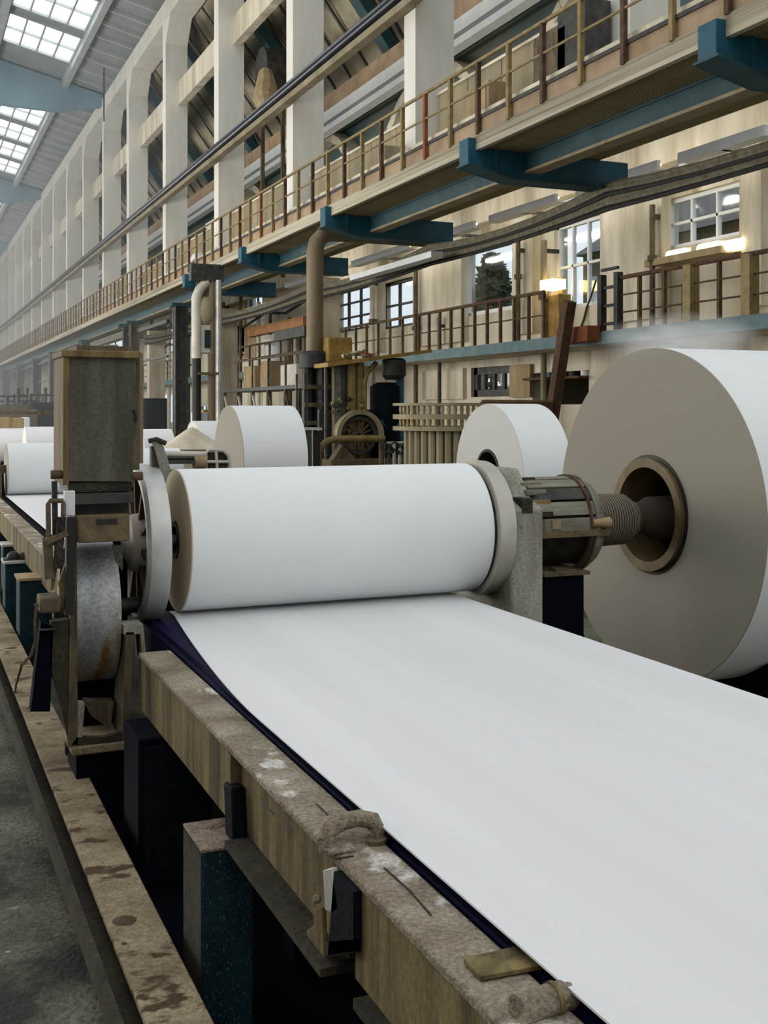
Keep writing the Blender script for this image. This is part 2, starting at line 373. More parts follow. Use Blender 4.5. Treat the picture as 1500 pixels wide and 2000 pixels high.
def door(n, key, m, label):
    y0, y1, z0, z1 = OPEN[key]; r = thing('door_%d' % n, label, 'door', (XW + .15, (y0 + y1) / 2, z0)); r['kind'] = 'structure'
    build('door_leaf', MB().box((XW + .1, y0 + .04, z0 + .02), (XW + .16, y1 - .04, z1 - .04)), m, r)
    build('door_frame', MB().box((XW - .03, y0 - .06, z0), (XW + .2, y0 + .04, z1)).box((XW - .03, y1 - .04, z0), (XW + .2, y1 + .06, z1)).box((XW - .03, y0, z1 - .05), (XW + .2, y1, z1 + .05)), 'plaster_dark', r)
door(1, 'slit', 'blue_paint', 'narrow blue door on the balcony behind the railing')
# recesses behind the ground floor openings
for i, k in enumerate(('lowb', 'lowc')):
    y0, y1, z0, z1 = OPEN[k]
    struct('wall_recess' if i == 0 else 'wall_recess_lower', MB().box((XW + 2.2, y0 - 1, z0 - .5), (XW + 2.4, y1 + 1, z1 + .8)).box((XW + .4, y0 - .3, z0 - .5), (XW + 2.4, y0 - .1, z1 + .8)).box((XW + .4, y1 + .1, z0 - .5), (XW + 2.4, y1 + .3, z1 + .8)).box((XW + .4, y0 - .3, z1 + .1), (XW + 2.4, y1 + .3, z1 + .3)).box((XW + .4, y0 - .3, z0 - .25), (XW + 2.4, y1 + .3, z0 - .05)),
           'plaster_dark', label='dim store recess in the ground floor wall' + (' beside the leaning brown post' if i == 0 else ' behind the giant paper roll'), cat='recess')
y0, y1, z0, z1 = OPEN['lowb']
sh = tag(build('wall_shelf', MB().box((XW - .3, y0, z0 + .62), (XW + 1.2, y1, z0 + .68)), 'rust'), 'brown shelf board in the ground floor recess', 'shelf')
for i in range(4):
    yy = y0 + .35 + i * (y1 - y0 - .7) / 3.6
    tag(build('bottle', MB().lathe([(0, 0), (0, .13), (.62, .13), (.78, .05), (.86, .05), (.86, 0)], (XW + .15, yy, z0 + .68), 'Z', 16, False), ['white_metal', 'black', 'white_metal', 'blue_paint'][i]),
        ['white canister standing on the brown recess shelf nearest the giant roll', 'black canister on the brown recess shelf', 'white canister between black and blue ones on the shelf', 'blue canister on the brown recess shelf'][i], 'canister', 'canisters on the recess shelf')

# outside
struct('ground_outside', MB().box((XW + .5, -40, -.4), (120, 220, -.1)), 'ground', label='ground outside the windows', cat='ground')
def tree(x, y, h, r, label, n=1500):
    t = thing('tree', label, 'tree', (x, y, -.1), 'trees outside the wall')
    build('trunk', MB().tube([(x, y, -.1), (x + .1, y, h * .5), (x, y, h * .95)], [.25, .16, .04], 8), 'bark', t)
    m = MB()
    for i in range(n):
        q = random.random() ** .7; z = h * (.22 + .78 * q); rr = r * (1.05 - q) * (.5 + .5 * random.random()) + .1
        a = random.random() * 6.283; c = Vector((x + rr * math.cos(a), y + rr * math.sin(a), z + random.uniform(-.3, .3)))
        u = Vector((random.uniform(-1, 1), random.uniform(-1, 1), random.uniform(-.6, .6))).normalized() * .38; w = u.orthogonal().normalized() * .2
        m.add([c - u, c + w, c + u, c - w], [(0, 1, 2, 3)])
    build('foliage', m, 'leaf', t, smooth=False)
tree(27, 49.5, 9.9, 3.2, 'dark conifer outside the tall window')
tree(29.5, 56, 9.0, 4.0, 'bushy tree outside beside the conifer')
tree(24, 19.5, 9, 3.4, 'tree outside the wide window')

ob = thing('outside_building', 'grey building seen outside through the wide and grid windows', 'building', (34, 42, -.1))
wl_ = build('outer_wall', MB().box((33, 29, -.1), (40, 50.5, 10.5)), 'plaster_dark', ob)
build('roof', MB().prism([(32.6, 28.6, 10.5), (40.4, 28.6, 10.5), (36.5, 28.6, 13)], (0, 22.3, 0)), 'dark_steel', ob)
for k in range(8):
    for j in range(3):
        y = 30 + k * 2.6; z = 1.2 + j * 3.1
        build('window', MB().box((32.94, y, z), (33.0, y + 1.5, z + 1.9)), 'teal_dull' if (k + j) % 3 else 'white_metal', wl_)

# ---- ceiling of the side aisle, beams and ducts behind the columns
XC = 10.4
mb = MB(); za, zb = H + 16.9, H + 11.7
mb.prism([(XC + 1.02, 6, za), (XW, 6, zb), (XW, 6, zb + .2), (XC + 1.02, 6, za + .2)], (0, YEND - 6, 0))
struct('ceiling_aisle', mb, 'aisle_boards', label='boarded ceiling of the side aisle behind the columns', cat='ceiling')
yy = 10.0; i = 0
while yy < 110:
    m = MB()
    m.prism([(XC + .9, yy, za - .35), (XW, yy, zb - .1), (XW, yy, zb - .75), (XC + .9, yy, za - 1.0)], (0, .5, 0))
    tag(build('ceiling_beam', m, 'teal_dull'), 'teal cross beam under the aisle ceiling, %s from the near end' % ORD[i], 'beam', 'aisle cross beams')
    m = MB()
    for k in range(1, 4):
        pass
    yy += 7.8; i += 1
m = MB()
for k in range(60):
    yk = 8 + k * 1.56
    m.prism([(XC + .9, yk, za - .32), (XW, yk, zb + .0), (XW, yk, zb - .12), (XC + .9, yk, za - .44)], (0, .12, 0))
tag(build('ceiling_battens', m, 'dark_steel'), 'dark battens across the boarded aisle ceiling', 'battens', kind='stuff')
tag(build('air_duct', MB().box((14.0, 8, zs(.68, 14)), (14.6, 130, zs(.705, 14))).box((13.95, 8, zs(.655, 14)), (14.3, 130, zs(.668, 14))), 'white_metal'), 'pale double duct running along the upper aisle', 'duct')
tag(build('crane_girder', MB().box((14.2, 8, zs(.7052, 14)), (14.55, 130, zs(.74, 14.2))), 'fascia'), 'brown girder above the pale aisle duct', 'girder')
for i, y in enumerate((21, 30.5, 40, 50)):
    m = MB(); pts = []
    for k in range(13):
        a = math.pi * (.02 + .96 * k / 12); pts.append((14.75, y + 4.2 * math.cos(a), H + 5.8 + 4.4 * math.sin(a)))
    for a, b in zip(pts, pts[1:]): m.bar(a, b, .3, .7, (1, 0, 0))
    tag(build('wall_arch', m, 'concrete'), 'round concrete arch on the teal upper wall, %s from the near end' % ORD[i], 'arch', 'upper wall arches')

# ---- white columns
COLD = [18.06, 25.4, 33.2, 40.9, 49.0, 56.9, 63.9, 71, 78, 85, 92, 99, 106, 113, 120, 127, 134, 141, 148]
ZT0, ZT1 = zs(1.48, XC), zs(1.555, XC)
ZDECK = zs(.45, 9.0); z_dk = zs(.480, 9.0) + .1
cy = [(d - XC * SN) / CS for d in COLD]
col0 = None
for i, y in enumerate(cy):
    y -= .6
    lab = 'tall white concrete column, %s along the gantry from the near end' % ORD[i]
    if col0 is None:
        m = MB().box((XC, y, ZDECK + .3), (XC + .95, y + .6, ZT0 + .05))
        m.prism([(XC + .0, y, ZT0 - 1.0), (XC + .0, y, ZT0 + .05), (XC, y - .9, ZT0 + .05)], (.95, 0, 0))
        col0 = tag(build('white_column', m, 'column', bevel=.02), lab, 'column', 'white columns along the gantry', 'thing'); cl = col0.location.copy()
    else:
        c = col0.copy(); COL.objects.link(c); c.location = (cl.x, cl.y + y - (cy[0] - .6), cl.z); c['label'] = lab
tag(build('eaves_beam', MB().box((XC - .02, 10, ZT0), (XC + 1.0, YEND, ZT1)), 'column'), 'pale concrete eaves beam on top of the columns', 'beam', kind='thing')
tag(build('tie_beam', MB().box((XC + .55, 10, zs(1.11, XC + .5)), (XC + .85, YEND, zs(1.195, XC + .5))), 'concrete'), 'beige concrete beam tying the columns at two thirds height', 'beam', kind='thing')
pr = thing('black_pipe', 'glossy black pipe running along the face of the columns', 'pipe', (XC - .2, 60, zs(.83, 10.2)))
zp = zs(.835, 10.15)
build('pipe', MB().tube([(10.2, 8, zp), (10.2, YEND, zp)], .17, 16), 'black_pipe', pr)
build('rail', MB().box((10.12, 8, zp - .36), (10.36, YEND, zp - .19)), 'plaster_dark', pr)
for y in cy[:9]: build('bracket', MB().box((10.2, y - .38, zp - .3), (XC + .02, y - .22, zp + .1)), 'dark_steel', pr)
# hoist seen between second and third gap
hb = thing('chain_hoist', 'dark chain hoist hanging between the columns', 'hoist', (12.0, 38.2, H + 6.5))
build('drum', MB().lathe([(-.4, 0), (-.4, .75), (.4, .75), (.4, 0)], (12, 38.2, H + 12.0), 'X', 28, False), 'dark_steel', hb)
build('chain_bundle', MB().tube([(11.6, 37.6, H + 11.7), (11.5, 37.2, H + 11.0), (11.2, 36.4, H + 10.4), (11.0, 35.6, H + 9.9)], [.25, .4, .4, .2], 10), 'wood_crate', hb)
for dx in (-.4, .35): build('guide', MB().box((12 + dx, 38.1, H + 4.7), (12.12 + dx, 38.25, H + 12)), 'grimy_iron', hb)
tag(build('lift_cage', MB().box((11.45, 44, z_dk), (12.4, 45.2, H + 7.4)).box((11.4, 43.9, H + 7.4), (12.5, 45.3, H + 7.6)), 'white_metal'), 'pale equipment cabinet behind the third column', 'cabinet')

# ---- roof over the far hall, girders and skylights
MR = .24
def roof_z(X): return ZT1 + .15 + MR * (XC + .9 - X)
YR = 36.0
mods = []
for g0 in (34.5, 65.5, 96, 127):
    for k in range(4): mods.append(g0 + 6.2 + k * 5.5)
SX0, SX1 = 4.75, 8.15
def roof_piece(mb, x0, x1, y0, y1, t=.12):
    mb.hexa([(x0, y0, roof_z(x0)), (x1, y0, roof_z(x1)), (x1, y1, roof_z(x1)), (x0, y1, roof_z(x0))], [(x0, y0, roof_z(x0) + t), (x1, y0, roof_z(x1) + t), (x1, y1, roof_z(x1) + t), (x0, y1, roof_z(x0) + t)])
mb = MB(); roof_piece(mb, SX1, XC + 1.2, YR, YEND); roof_piece(mb, 2.6, SX0, YR, YEND); roof_piece(mb, -12, -.6, YR, YEND)
prev = YR
for y in mods:
    for (a, b) in ((SX0, SX1), (-.6, 2.6)): roof_piece(mb, a, b, prev, y)
    prev = y + 4.3
for (a, b) in ((SX0, SX1), (-.6, 2.6)): roof_piece(mb, a, b, prev, YEND)
struct('ceiling', mb, 'roof_sheet', label='pale blue-grey sheet roof over the hall', cat='roof', smooth=False)
# purlins crossing under the roof
m = MB(); y = YR + 1
while y < 150:
    a = (SX1 + .1, y, roof_z(SX1) - .1); b = (XC + .9, y, roof_z(XC + .9) - .1); m.bar(a, b, .12, .18)
    y += 1.9
tag(build('roof_purlins', m, 'roof_frame'), 'grey purlins under the sloping roof beside the skylights', 'purlins', kind='stuff')
k = 0
for si, (a, b) in enumerate(((SX0, SX1), (-.6, 2.6))):
    for i, y in enumerate(mods):
        if si == 1 and i > 8: continue
        ym = y + 2.15
        r = thing('skylight', '', 'skylight', ((a + b) / 2, ym, roof_z((a + b) / 2)), 'roof skylights')
        r['label'] = 'bright gridded roof skylight, %s from the near end of the %s row' % (ORD[i], 'column-side' if si == 0 else 'ridge-side')
        p = MB(); f = MB()
        roof_piece(p, a + .02, b - .02, y + .02, y + 4.28, .03)
        for q in range(5): x = a + (b - a) * q / 4; f.bar((x, y, roof_z(x) - .06), (x, y + 4.3, roof_z(x) - .06), .09, .14)
        for q in range(3): yy = y + 4.3 * q / 2; f.bar((a, yy, roof_z(a) - .06), (b, yy, roof_z(b) - .06), .09, .14)
        sfm = build('skylight_frame', f, 'roof_frame', r, smooth=False); build('pane', p, 'sky_pane', sfm, smooth=False)
for i, x in enumerate((SX0 - .25, SX1 + .2)):
    tag(build('skylight_curb', MB().bar((x, YR, roof_z(x) - .2), (x, YEND, roof_z(x) - .2), .3, .5), 'roof_frame'), 'grey roof rib along the %s edge of the skylights' % ('upper', 'lower')[i], 'rib', 'roof ribs')
for i, y in enumerate((65.0, 95.5, 127.5, 158)):
    m = MB().prism([(-6, y, roof_z(-6) - .1), (XC, y, roof_z(XC) - .1), (XC, y, ZT1 - .4), (XC - 2.6, y, ZT1 - .9), (-6, y, ZT1 - .5)], (0, .5, 0))
    tag(build('roof_girder', m, 'girder'), 'deep blue roof girder crossing the hall, %s from the near end' % ORD[i], 'girder', 'blue roof girders')
for i, (px, py) in enumerate(((203, 110),)):
    p = at_x(px, 200, 9.8); tag(build('hanging_rod', MB().tube([(9.8, p.y, p.z - 1), (9.8, p.y, roof_z(9.8))], .04, 6), 'dark_steel'), 'thin rod hanging from the roof beside the blue girder', 'rod')

# ================================================================== GANTRY
XG = 9.0
YG0 = 7.0
z_rail, z_mid, z_toe, z_fb, z_sb = (zs(v, XG) for v in (.604, .555, .510, .480, .460))
g = thing('gantry_walkway', 'long raised walkway of weathered timber crossing the hall in front of the columns', 'walkway', (XG + 1.2, 60, z_sb))
build('deck', MB().box((XG, YG0, z_sb), (XG + 2.5, YEND, z_fb)), 'old_timber', g)
build('edge_board', MB().box((XG - .012, YG0, zs(.452, XG)), (XG + .08, YEND, z_fb - .005)), 'old_timber', g)
build('soffit', MB().box((XG + .06, YG0, z_sb - .03), (XG + 2.5, YEND, z_sb)), 'timber_underside', g)
build('walkway_floor', MB().box((XG + .1, YG0, z_fb), (XG + 2.5, YEND, z_fb + .1)), 'plaster_dark', g)
build('fascia_board', MB().box((XG + .03, YG0, z_fb), (XG + .09, YEND, z_toe - .05)), 'fascia', g)
build('kick_rail', MB().box((XG + .0, YG0, z_toe - .05), (XG + .1, YEND, z_toe + .01)), 'dark_steel', g)
build('kick_board', MB().box((XG + .12, YG0, z_toe), (XG + .2, YEND, z_toe + .14)), 'concrete', g)
gb = thing('teal_girder', 'dark teal I-beam running under the walkway', 'girder', (10.05, 60, zs(.37, 9.95)))
zb0, zb1 = zs(.384, 9.95), z_sb - .03
build('web', MB().box((9.98, YG0, zb0), (10.04, YEND, zb1)), 'teal_dull', gb)
build('lower_flange', MB().box((9.95, YG0, zb0 - .05), (10.24, YEND, zb0)), 'olive_panel', gb)
build('upper_flange', MB().box((9.95, YG0, zb1 - .04), (10.24, YEND, zb1)), 'teal_dull', gb)
# railing sections
sec0 = None; SEC = 8.4; i = 0; y = YG0 + .2
while y < 160:
    lab = 'yellowed rusty railing section on the walkway edge, %s from the near end' % ORD[i]
    if sec0 is None:
        sec0 = thing('walkway_railing', lab, 'railing', (XG, y + SEC / 2, z_fb), 'railing sections of the walkway')
        build('top_rail', MB().tube([(XG - .02, y, z_rail), (XG - .02, y + SEC, z_rail)], .035, 8), 'brass_rail', sec0)
        build('middle_rail', MB().tube([(XG - .02, y, z_mid), (XG - .02, y + SEC, z_mid)], .022, 8), 'brass_rail', sec0)
        for k in range(8):
            yy = y + .3 + k * 1.05
            build('post', MB().box((XG - .05, yy - .03, z_fb - .02), (XG + .02, yy + .05, z_rail)), 'rust' if k % 2 else 'brass_rail', sec0)
        s0 = sec0.location.copy(); y_0 = y
    else:
        sc_ = dup(sec0, (s0.x, s0.y + y - y_0, s0.z), lab)
        if i in (1, 2, 5):                               # one freshly rusted post in these sections
            q = [c for c in sc_.children if c.name.startswith('post')][3 if i == 1 else 5]
            q.data = q.data.copy(); q.data.materials[0] = MATS['orange_rust']; q['label'] = 'orange rusted post'
    y += SEC; i += 1
# olive infill panels behind the railing, between the columns
for i in range(8):
    a, b = cy[i] + .05, cy[i + 1] - .7
    r = thing('parapet_panel', 'olive-brown parapet behind the railing between the %s and %s columns' % (ORD[i], ORD[i + 1]), 'parapet', (XC + .5, (a + b) / 2, z_fb), 'parapets between the columns')
    top = zs((.585, .57, .592)[i % 3], XC + .5)
    n = 5
    for k in range(n):
        ya, yb = a + (b - a) * k / n, a + (b - a) * (k + 1) / n
        build('panel', MB().box((XC + .5, ya + .02, z_fb + .1), (XC + .56, yb - .02, top)), ['olive_panel', 'wood_crate', 'olive_panel', 'plaster_dark', 'olive_panel'][(k + i) % 5], r)
    build('cap', MB().box((XC + .46, a, top), (XC + .6, b, top + .06)), 'concrete', r)
# equipment on the walkway
for i, (px, m_, w, h_) in enumerate(((945, 'wood_crate', .9, 1.25), (1090, 'grimy_iron', 1.1, 1.5), (1130, 'dark_steel', .8, 1.7), (745, 'olive_panel', 1.0, 1.1))):
    p = at_x(px, 200, 10.0)
    r = thing('control_cabinet', ['light wooden locker on the walkway near the orange post', 'grimy brown switch cabinet on the walkway', 'dark steel cabinet on the walkway nearest the photo corner', 'olive equipment box on the walkway beside the third column'][i], 'cabinet', (10.1, p.y, z_fb + .1), 'cabinets on the walkway')
    build('body', MB().box((9.85, p.y - w / 2, z_fb + .1), (10.35, p.y + w / 2, z_fb + .1 + h_)), m_, r, bevel=.02)
    dr = build('cabinet_door', MB().box((9.82, p.y - w / 2 + .06, z_fb + .2), (9.85, p.y + w / 2 - .06, z_fb + h_)), m_, r)
    build('handle', MB().box((9.79, p.y - w / 2 + .12, z_fb + .6), (9.82, p.y - w / 2 + .16, z_fb + .8)), 'black', dr)
p = at_x(387, 490, 9.5)
tag(build('white_sack', MB().ball((9.5, p.y, z_fb + .45), .36, 14, 8, (.8, 1, 1)), 'white_metal'), 'white sack on the far walkway', 'sack')

# cantilever brackets and the concrete columns under them
BY = [10.7, 17.05, 24.1, 31.0, 38.0]
br0 = None
for i, y in enumerate(BY):
    lab = 'bright teal steel bracket carrying the walkway, %s from the near end' % ORD[i]
    if br0 is None:
        br0 = thing('walkway_bracket', lab, 'bracket', (10.3, y, H + 4.2), 'teal walkway brackets')
        zt, zq = z_sb + .13, H + 4.0
        arm = build('arm', MB().prism([(8.84, y, zt), (8.99, y, zt), (8.99, y, z_sb - .03), (12.1, y, z_sb - .03), (12.1, y, zq), (9.7, y, zq), (8.84, y, zq + .2)], (0, .34, 0)), 'teal', br0, bevel=.012)
        build('lower_flange', MB().prism([(8.82, y - .06, zq + .17), (9.7, y - .06, zq - .03), (12.1, y - .06, zq - .03), (12.1, y - .06, zq), (9.7, y - .06, zq), (8.82, y - .06, zq + .205)], (0, .46, 0)), 'teal_dull', br0)
        build('stiffener', MB().box((9.35, y - .05, zq + .08), (9.39, y, z_sb - .04)), 'teal', arm)
        b0 = br0.location.copy()
    else: dup(br0, (b0.x, b0.y + y - BY[0], b0.z), lab)
lc0 = None
for i, y in enumerate([33.2, 45, 59, 73]):
    lab = 'beige stained concrete column under the walkway, %s from the near end' % ORD[i]
    m = MB().box((11.85, y + .02, 0), (12.7, y + .62, z_sb - .04))
    if lc0 is None:
        m = MB().box((11.85, y + .02, 0), (12.7, y + .62, H + 4.15))
        lc0 = tag(build('concrete_column', m, 'concrete', bevel=.02), lab, 'column', 'concrete columns under the walkway', 'thing'); l0 = lc0.location.copy()
    else: c = lc0.copy(); COL.objects.link(c); c.location = (l0.x, l0.y + y - 33.2, l0.z); c['label'] = lab
# dark steel posts under the far gantry
for i, (px, w, m_) in enumerate(((352, .5, 'dark_steel'), (262, .4, 'grimy_iron'), (246, .3, 'dark_steel'), (166, .5, 'dark_steel'), (105, .6, 'dark_steel'), (72, .6, 'black'), (40, .6, 'dark_steel'), (12, .6, 'black'))):
    p = at_x(px, 700, 9.9)
    r = thing('steel_post', ['stout dark steel post under the walkway left of the hoist pipes', 'brown iron post just behind the olive housing', 'thin dark post close behind the brown iron post', 'dark far post fourth from the hoist pipes', 'dark far post fifth from the hoist pipes', 'black far post sixth from the hoist pipes', 'dark far post seventh from the hoist pipes', 'black far post at the end of the row'][i], 'post', (9.9, p.y, 0), 'steel posts under the walkway')
    build('shaft', MB().box((9.9 - w / 2, p.y - .06, 0), (9.9 + w / 2, p.y + .06, z_sb - .5)).box((9.9 - w / 2, p.y - w / 2, 0), (9.9 - w / 2 + .05, p.y + w / 2, z_sb - .5)).box((9.9 + w / 2 - .05, p.y - w / 2, 0), (9.9 + w / 2, p.y + w / 2, z_sb - .5)), m_, r)
    build('base_plate', MB().box((9.5, p.y - .4, 0), (10.3, p.y + .4, .06)), 'dark_steel', r)
    build('head_plate', MB().box((9.5, p.y - .4, z_sb - .52), (10.3, p.y + .4, zb0 - .05)), 'teal_dull', r)
tag(build('cross_rail', MB().box((9.95, 46, zs(.33, 9.9)), (10.1, 160, zs(.345, 9.9))).box((9.95, 46, zs(.2, 9.9)), (10.05, 160, zs(.208, 9.9))), 'dark_steel'), 'dark pair of rails linking the far steel posts', 'rail')

# ================================================================== WALL BALCONY
XB = 13.5
zf0, zf1, zrt = zs(.094, XB), zs(.112, XB), zs(.185, XB)
b = thing('balcony', 'balcony of concrete and pale teal edge along the window wall', 'balcony', (14.2, 40, zf0))
build('balcony_slab', MB().box((XB + .04, 6, zf0 + .02), (XW + .01, 130, zf1)), 'concrete', b)
build('teal_fascia', MB().box((XB, 6, zf0), (XB + .04, 130, zf1)), 'teal_pale', b)
def brail(pxa, pxb, n, m_, label, nrail=3, wide=None, group='balcony railings'):
    ya, yb = at_x(pxb, 600, XB).y, at_x(pxa, 600, XB).y
    r = thing('balcony_railing', label, 'railing', (XB + .1, (ya + yb) / 2, zf1), group)
    X = XB + .1
    build('top_rail', MB().tube([(X, ya, zrt), (X, yb, zrt)], .045, 8), m_, r)
    for k in range(1, nrail):
        z = zf1 + (zrt - zf1) * k / nrail; build('middle_rail', MB().tube([(X, ya, z), (X, yb, z)], .02, 6), m_, r)
    for k in range(n):
        y = ya + (yb - ya) * k / (n - 1); w = .035 if not wide or k not in wide else .11
        build('post', MB().box((X - w, y - w, zf1), (X + w, y + w, zrt)), m_ if w < .1 else 'brass_rail', r)
    return r
brail(812, 1055, 11, 'rust', 'brown balcony railing in front of the tall tree-view window', 2)
brail(1196, 1520, 7, 'rust', 'thin-railed balcony railing behind the giant paper roll', 3, (1, 3))
brail(632, 806, 9, 'grimy_iron', 'balcony railing with many posts by the brown standpipe', 2)
brail(432, 590, 9, 'grimy_iron', 'balcony railing behind the mid-hall paper roll', 2)
brail(268, 345, 9, 'grimy_iron', 'balcony railing just behind the dark steel post', 3)
# black gate frame on the balcony
ya, yb = at_x(1202, 600, XB).y, at_x(1170, 600, XB).y
r = thing('gate_frame', 'black steel gate frame standing on the balcony', 'gate', (XB - .05, (ya + yb) / 2, zf1))
for y in (ya, yb): build('upright', MB().box((XB - .0, y - .07, zf1), (XB + .14, y + .07, zrt + .12)), 'black', r)
for k in range(4): z = zf1 + .12 + k * .38; build('rung', MB().box((XB + .04, ya, z), (XB + .1, yb, z + .06)), 'black', r)
# orange block and leaning brown post
p0, p1 = at_x(1104, 665, XB - .1), at_x(1166, 645, XB - .1)
tag(build('rusty_beam', MB().box((XB - .35, p1.y, zf0 + .05), (XB - .02, p0.y, zf1 + .12)), 'orange_rust', bevel=.02), 'orange rusty beam stub on the balcony edge', 'beam')
a, c = at_x(1078, 815, 12.9), at_x(1102, 590, 12.9)
tag(build('leaning_post', MB().bar((a.x, a.y, 0), (a.x, a.y, a.z + .3), .22, .22).bar(a, (c.x, c.y - .2, c.z), .22, .22), 'rust'), 'brown timber post leaning against the balcony', 'post')
# lamp by the grid window, glowing tubes under the wide window
p = at_x(1073, 556, 14.6)
r = thing('wall_lamp', 'glowing yellow lamp box on the wall above the balcony', 'lamp', (14.7, p.y, p.z - .3))
build('shade', MB().box((14.5, p.y - .28, p.z - .12), (14.9, p.y + .28, p.z + .12)), 'bulb_glow', r)
build('lamp_bracket', MB().box((14.9, p.y - .1, p.z - .2), (XW, p.y + .1, p.z + .2)), 'brass_rail', r)
p2 = at_x(1073, 600, 14.7)
tag(build('lamp_cabinet', MB().box((14.65, p.y - .35, zf1), (XW, p.y + .35, p.z - .25)), 'yellow_paint', bevel=.02), 'yellow cabinet standing under the glowing lamp', 'cabinet')
for i, (px, py) in enumerate(((1322, 497), (1384, 484), (1432, 478))):
    p = at_x(px, py, 14.7); 
    r = thing('tube_light', ['warm glowing tube light nearest the concrete pilaster', 'warm glowing tube light in the middle of three', 'warm glowing tube light nearest the photo edge'][i], 'light', (14.8, p.y, p.z - .15), 'tube lights under the wide window')
    build('tube', MB().tube([(14.72, p.y - .27, p.z), (14.72, p.y + .27, p.z)], .11, 12), 'tube_glow', r)
    build('fixture', MB().box((14.82, p.y - .3, p.z - .12), (XW, p.y + .3, p.z + .12)), 'concrete', r)
y0, y1 = at_x(1444, 480, XW).y, at_x(1292, 480, XW).y
tag(build('window_ledge', MB().box((14.55, y0, zs(.185, XW) + .02), (XW, y1, zs(.195, XW) + .0)), 'wood_crate'), 'tan ledge below the glowing tube lights', 'ledge')
# strip lamps between the cables and the concrete band
for i, (pa, pb) in enumerate(((1500, 1330), (1290, 1130), (1090, 960), (930, 840), (800, 690), (640, 560))):
    y0, y1 = at_x(pa, 500, 13.2).y, at_x(pb, 500, 13.2).y; zl = zs(.318, 13.2)
    r = thing('strip_lamp', 'lit strip lamp under the concrete band, %s from the near end' % ORD[i], 'lamp', (13.2, (y0 + y1) / 2, zl), 'strip lamps under the concrete band')
    build('lamp_tube', MB().tube([(13.26, y0 + .1, zl + .1), (13.26, y1 - .1, zl + .1)], .035, 8), 'tube_glow', r)
    build('lamp_tray', MB().box((13.12, y0, zl), (13.2, y1, zl + .16)).box((13.12, y0, zl - .02), (13.4, y1, zl + .0)), 'white_metal', r)
    build('lamp_arm', MB().box((13.2, (y0 + y1) / 2 - .05, zl - .02), (XW - .2, (y0 + y1) / 2 + .05, zl + .04)), 'dark_steel', r)
    l = bpy.data.lights.new('strip_lamp_light', 'AREA'); l.shape = 'RECTANGLE'; l.size = .2; l.size_y = y1 - y0 - .2; l.energy = 9 * (y1 - y0); l.color = (1, .95, .84)
    lo_ = bpy.data.objects.new('strip_lamp_light', l); COL.objects.link(lo_); lo_.location = (13.32, (y0 + y1) / 2, zl + .12); lo_.rotation_euler = (0, R(-115), 0)
# ceiling-height cable bundle
def cable(name, pts, r, label, m_='cable', strands=1):
    o = thing(name, label, 'cable', pts[0]); n = len(pts)
    for k in range(strands):
        off = Vector((random.uniform(-.06, .06), 0, (k - strands / 2) * r * 1.7)); path = []
        for i in range((n - 1) * 6 + 1):
            t = i / 6; j = min(int(t), n - 2); f = t - j; a, b_ = Vector(pts[j]), Vector(pts[j + 1])
            path.append(a.lerp(b_, f) + off + Vector((0, 0, -.1 * 4 * f * (1 - f) * (.6 + .3 * k))))
        build('strand', MB().tube(path, r, 6), m_ if k % 3 else 'black', o)
    return o
XK = 11.65
cable('cable_bundle', [(XK, 9, zs(.312, XK)), (XK, 17, zs(.305, XK)), (XK, 24.4, zs(.296, XK)), (XK, 33.4, zs(.29, XK)), (XK, 45.3, zs(.29, XK)), (XK, 59, zs(.29, XK))], .05, 'thick sagging bundle of dark cables strung along the concrete columns', strands=6)
for i, pts in enumerate(([(838, 516), (862, 550), (900, 562)], [(864, 485), (880, 535), (902, 560)], [(1164, 548), (1146, 600), (1134, 640)])):
    P = [at_x(a, b_, 14.965) for a, b_ in pts]
    o = tag(build('loose_wire', MB().tube([P[0], P[0].lerp(P[1], .5) + Vector((0, .03, -.08)), P[1], P[1].lerp(P[2], .5) + Vector((0, 0, -.05)), P[2]], .025, 6), 'black'), ['loose black wire hanging in a curve beside the tall window', 'steeper loose wire dropping beside the tall window', 'thin black wire slanting down to the orange beam stub'][i], 'wire')

# pale longitudinal beam, orange beam, pipes on the wall between px 430 and 850
XP = 12.9
ya, yb = at_x(720, 500, XP).y, at_x(425, 500, XP).y
tag(build('pale_beam', MB().box((XP, ya, zs(.272, XP)), (XP + .25, yb, zs(.295, XP))), 'pale_pipe'), 'pale steel beam along the wall behind the brown standpipe', 'beam')
ya, yb = at_x(592, 500, XP).y, at_x(482, 500, XP).y
tag(build('orange_beam', MB().box((XP, ya, zs(.21, XP)), (XP + .25, yb, zs(.235, XP))), 'orange_brown'), 'orange-brown beam above the mid-hall paper roll', 'beam')
tag(build('grey_box', MB().box((XP + .05, ya, zs(.185, XP)), (XP + .3, (ya + yb) / 2, zs(.2102, XP))), 'dark_steel'), 'grey-blue box hung under the orange beam', 'box')
ya = at_x(850, 460, 11).y; yb = at_x(690, 480, 11).y
tag(build('white_strip', MB().box((10.9, ya, H + 3.42), (11.2, yb, H + 3.56)), 'white_metal'), 'white lamp housing hung under the walkway behind the standpipe', 'lamp housing')
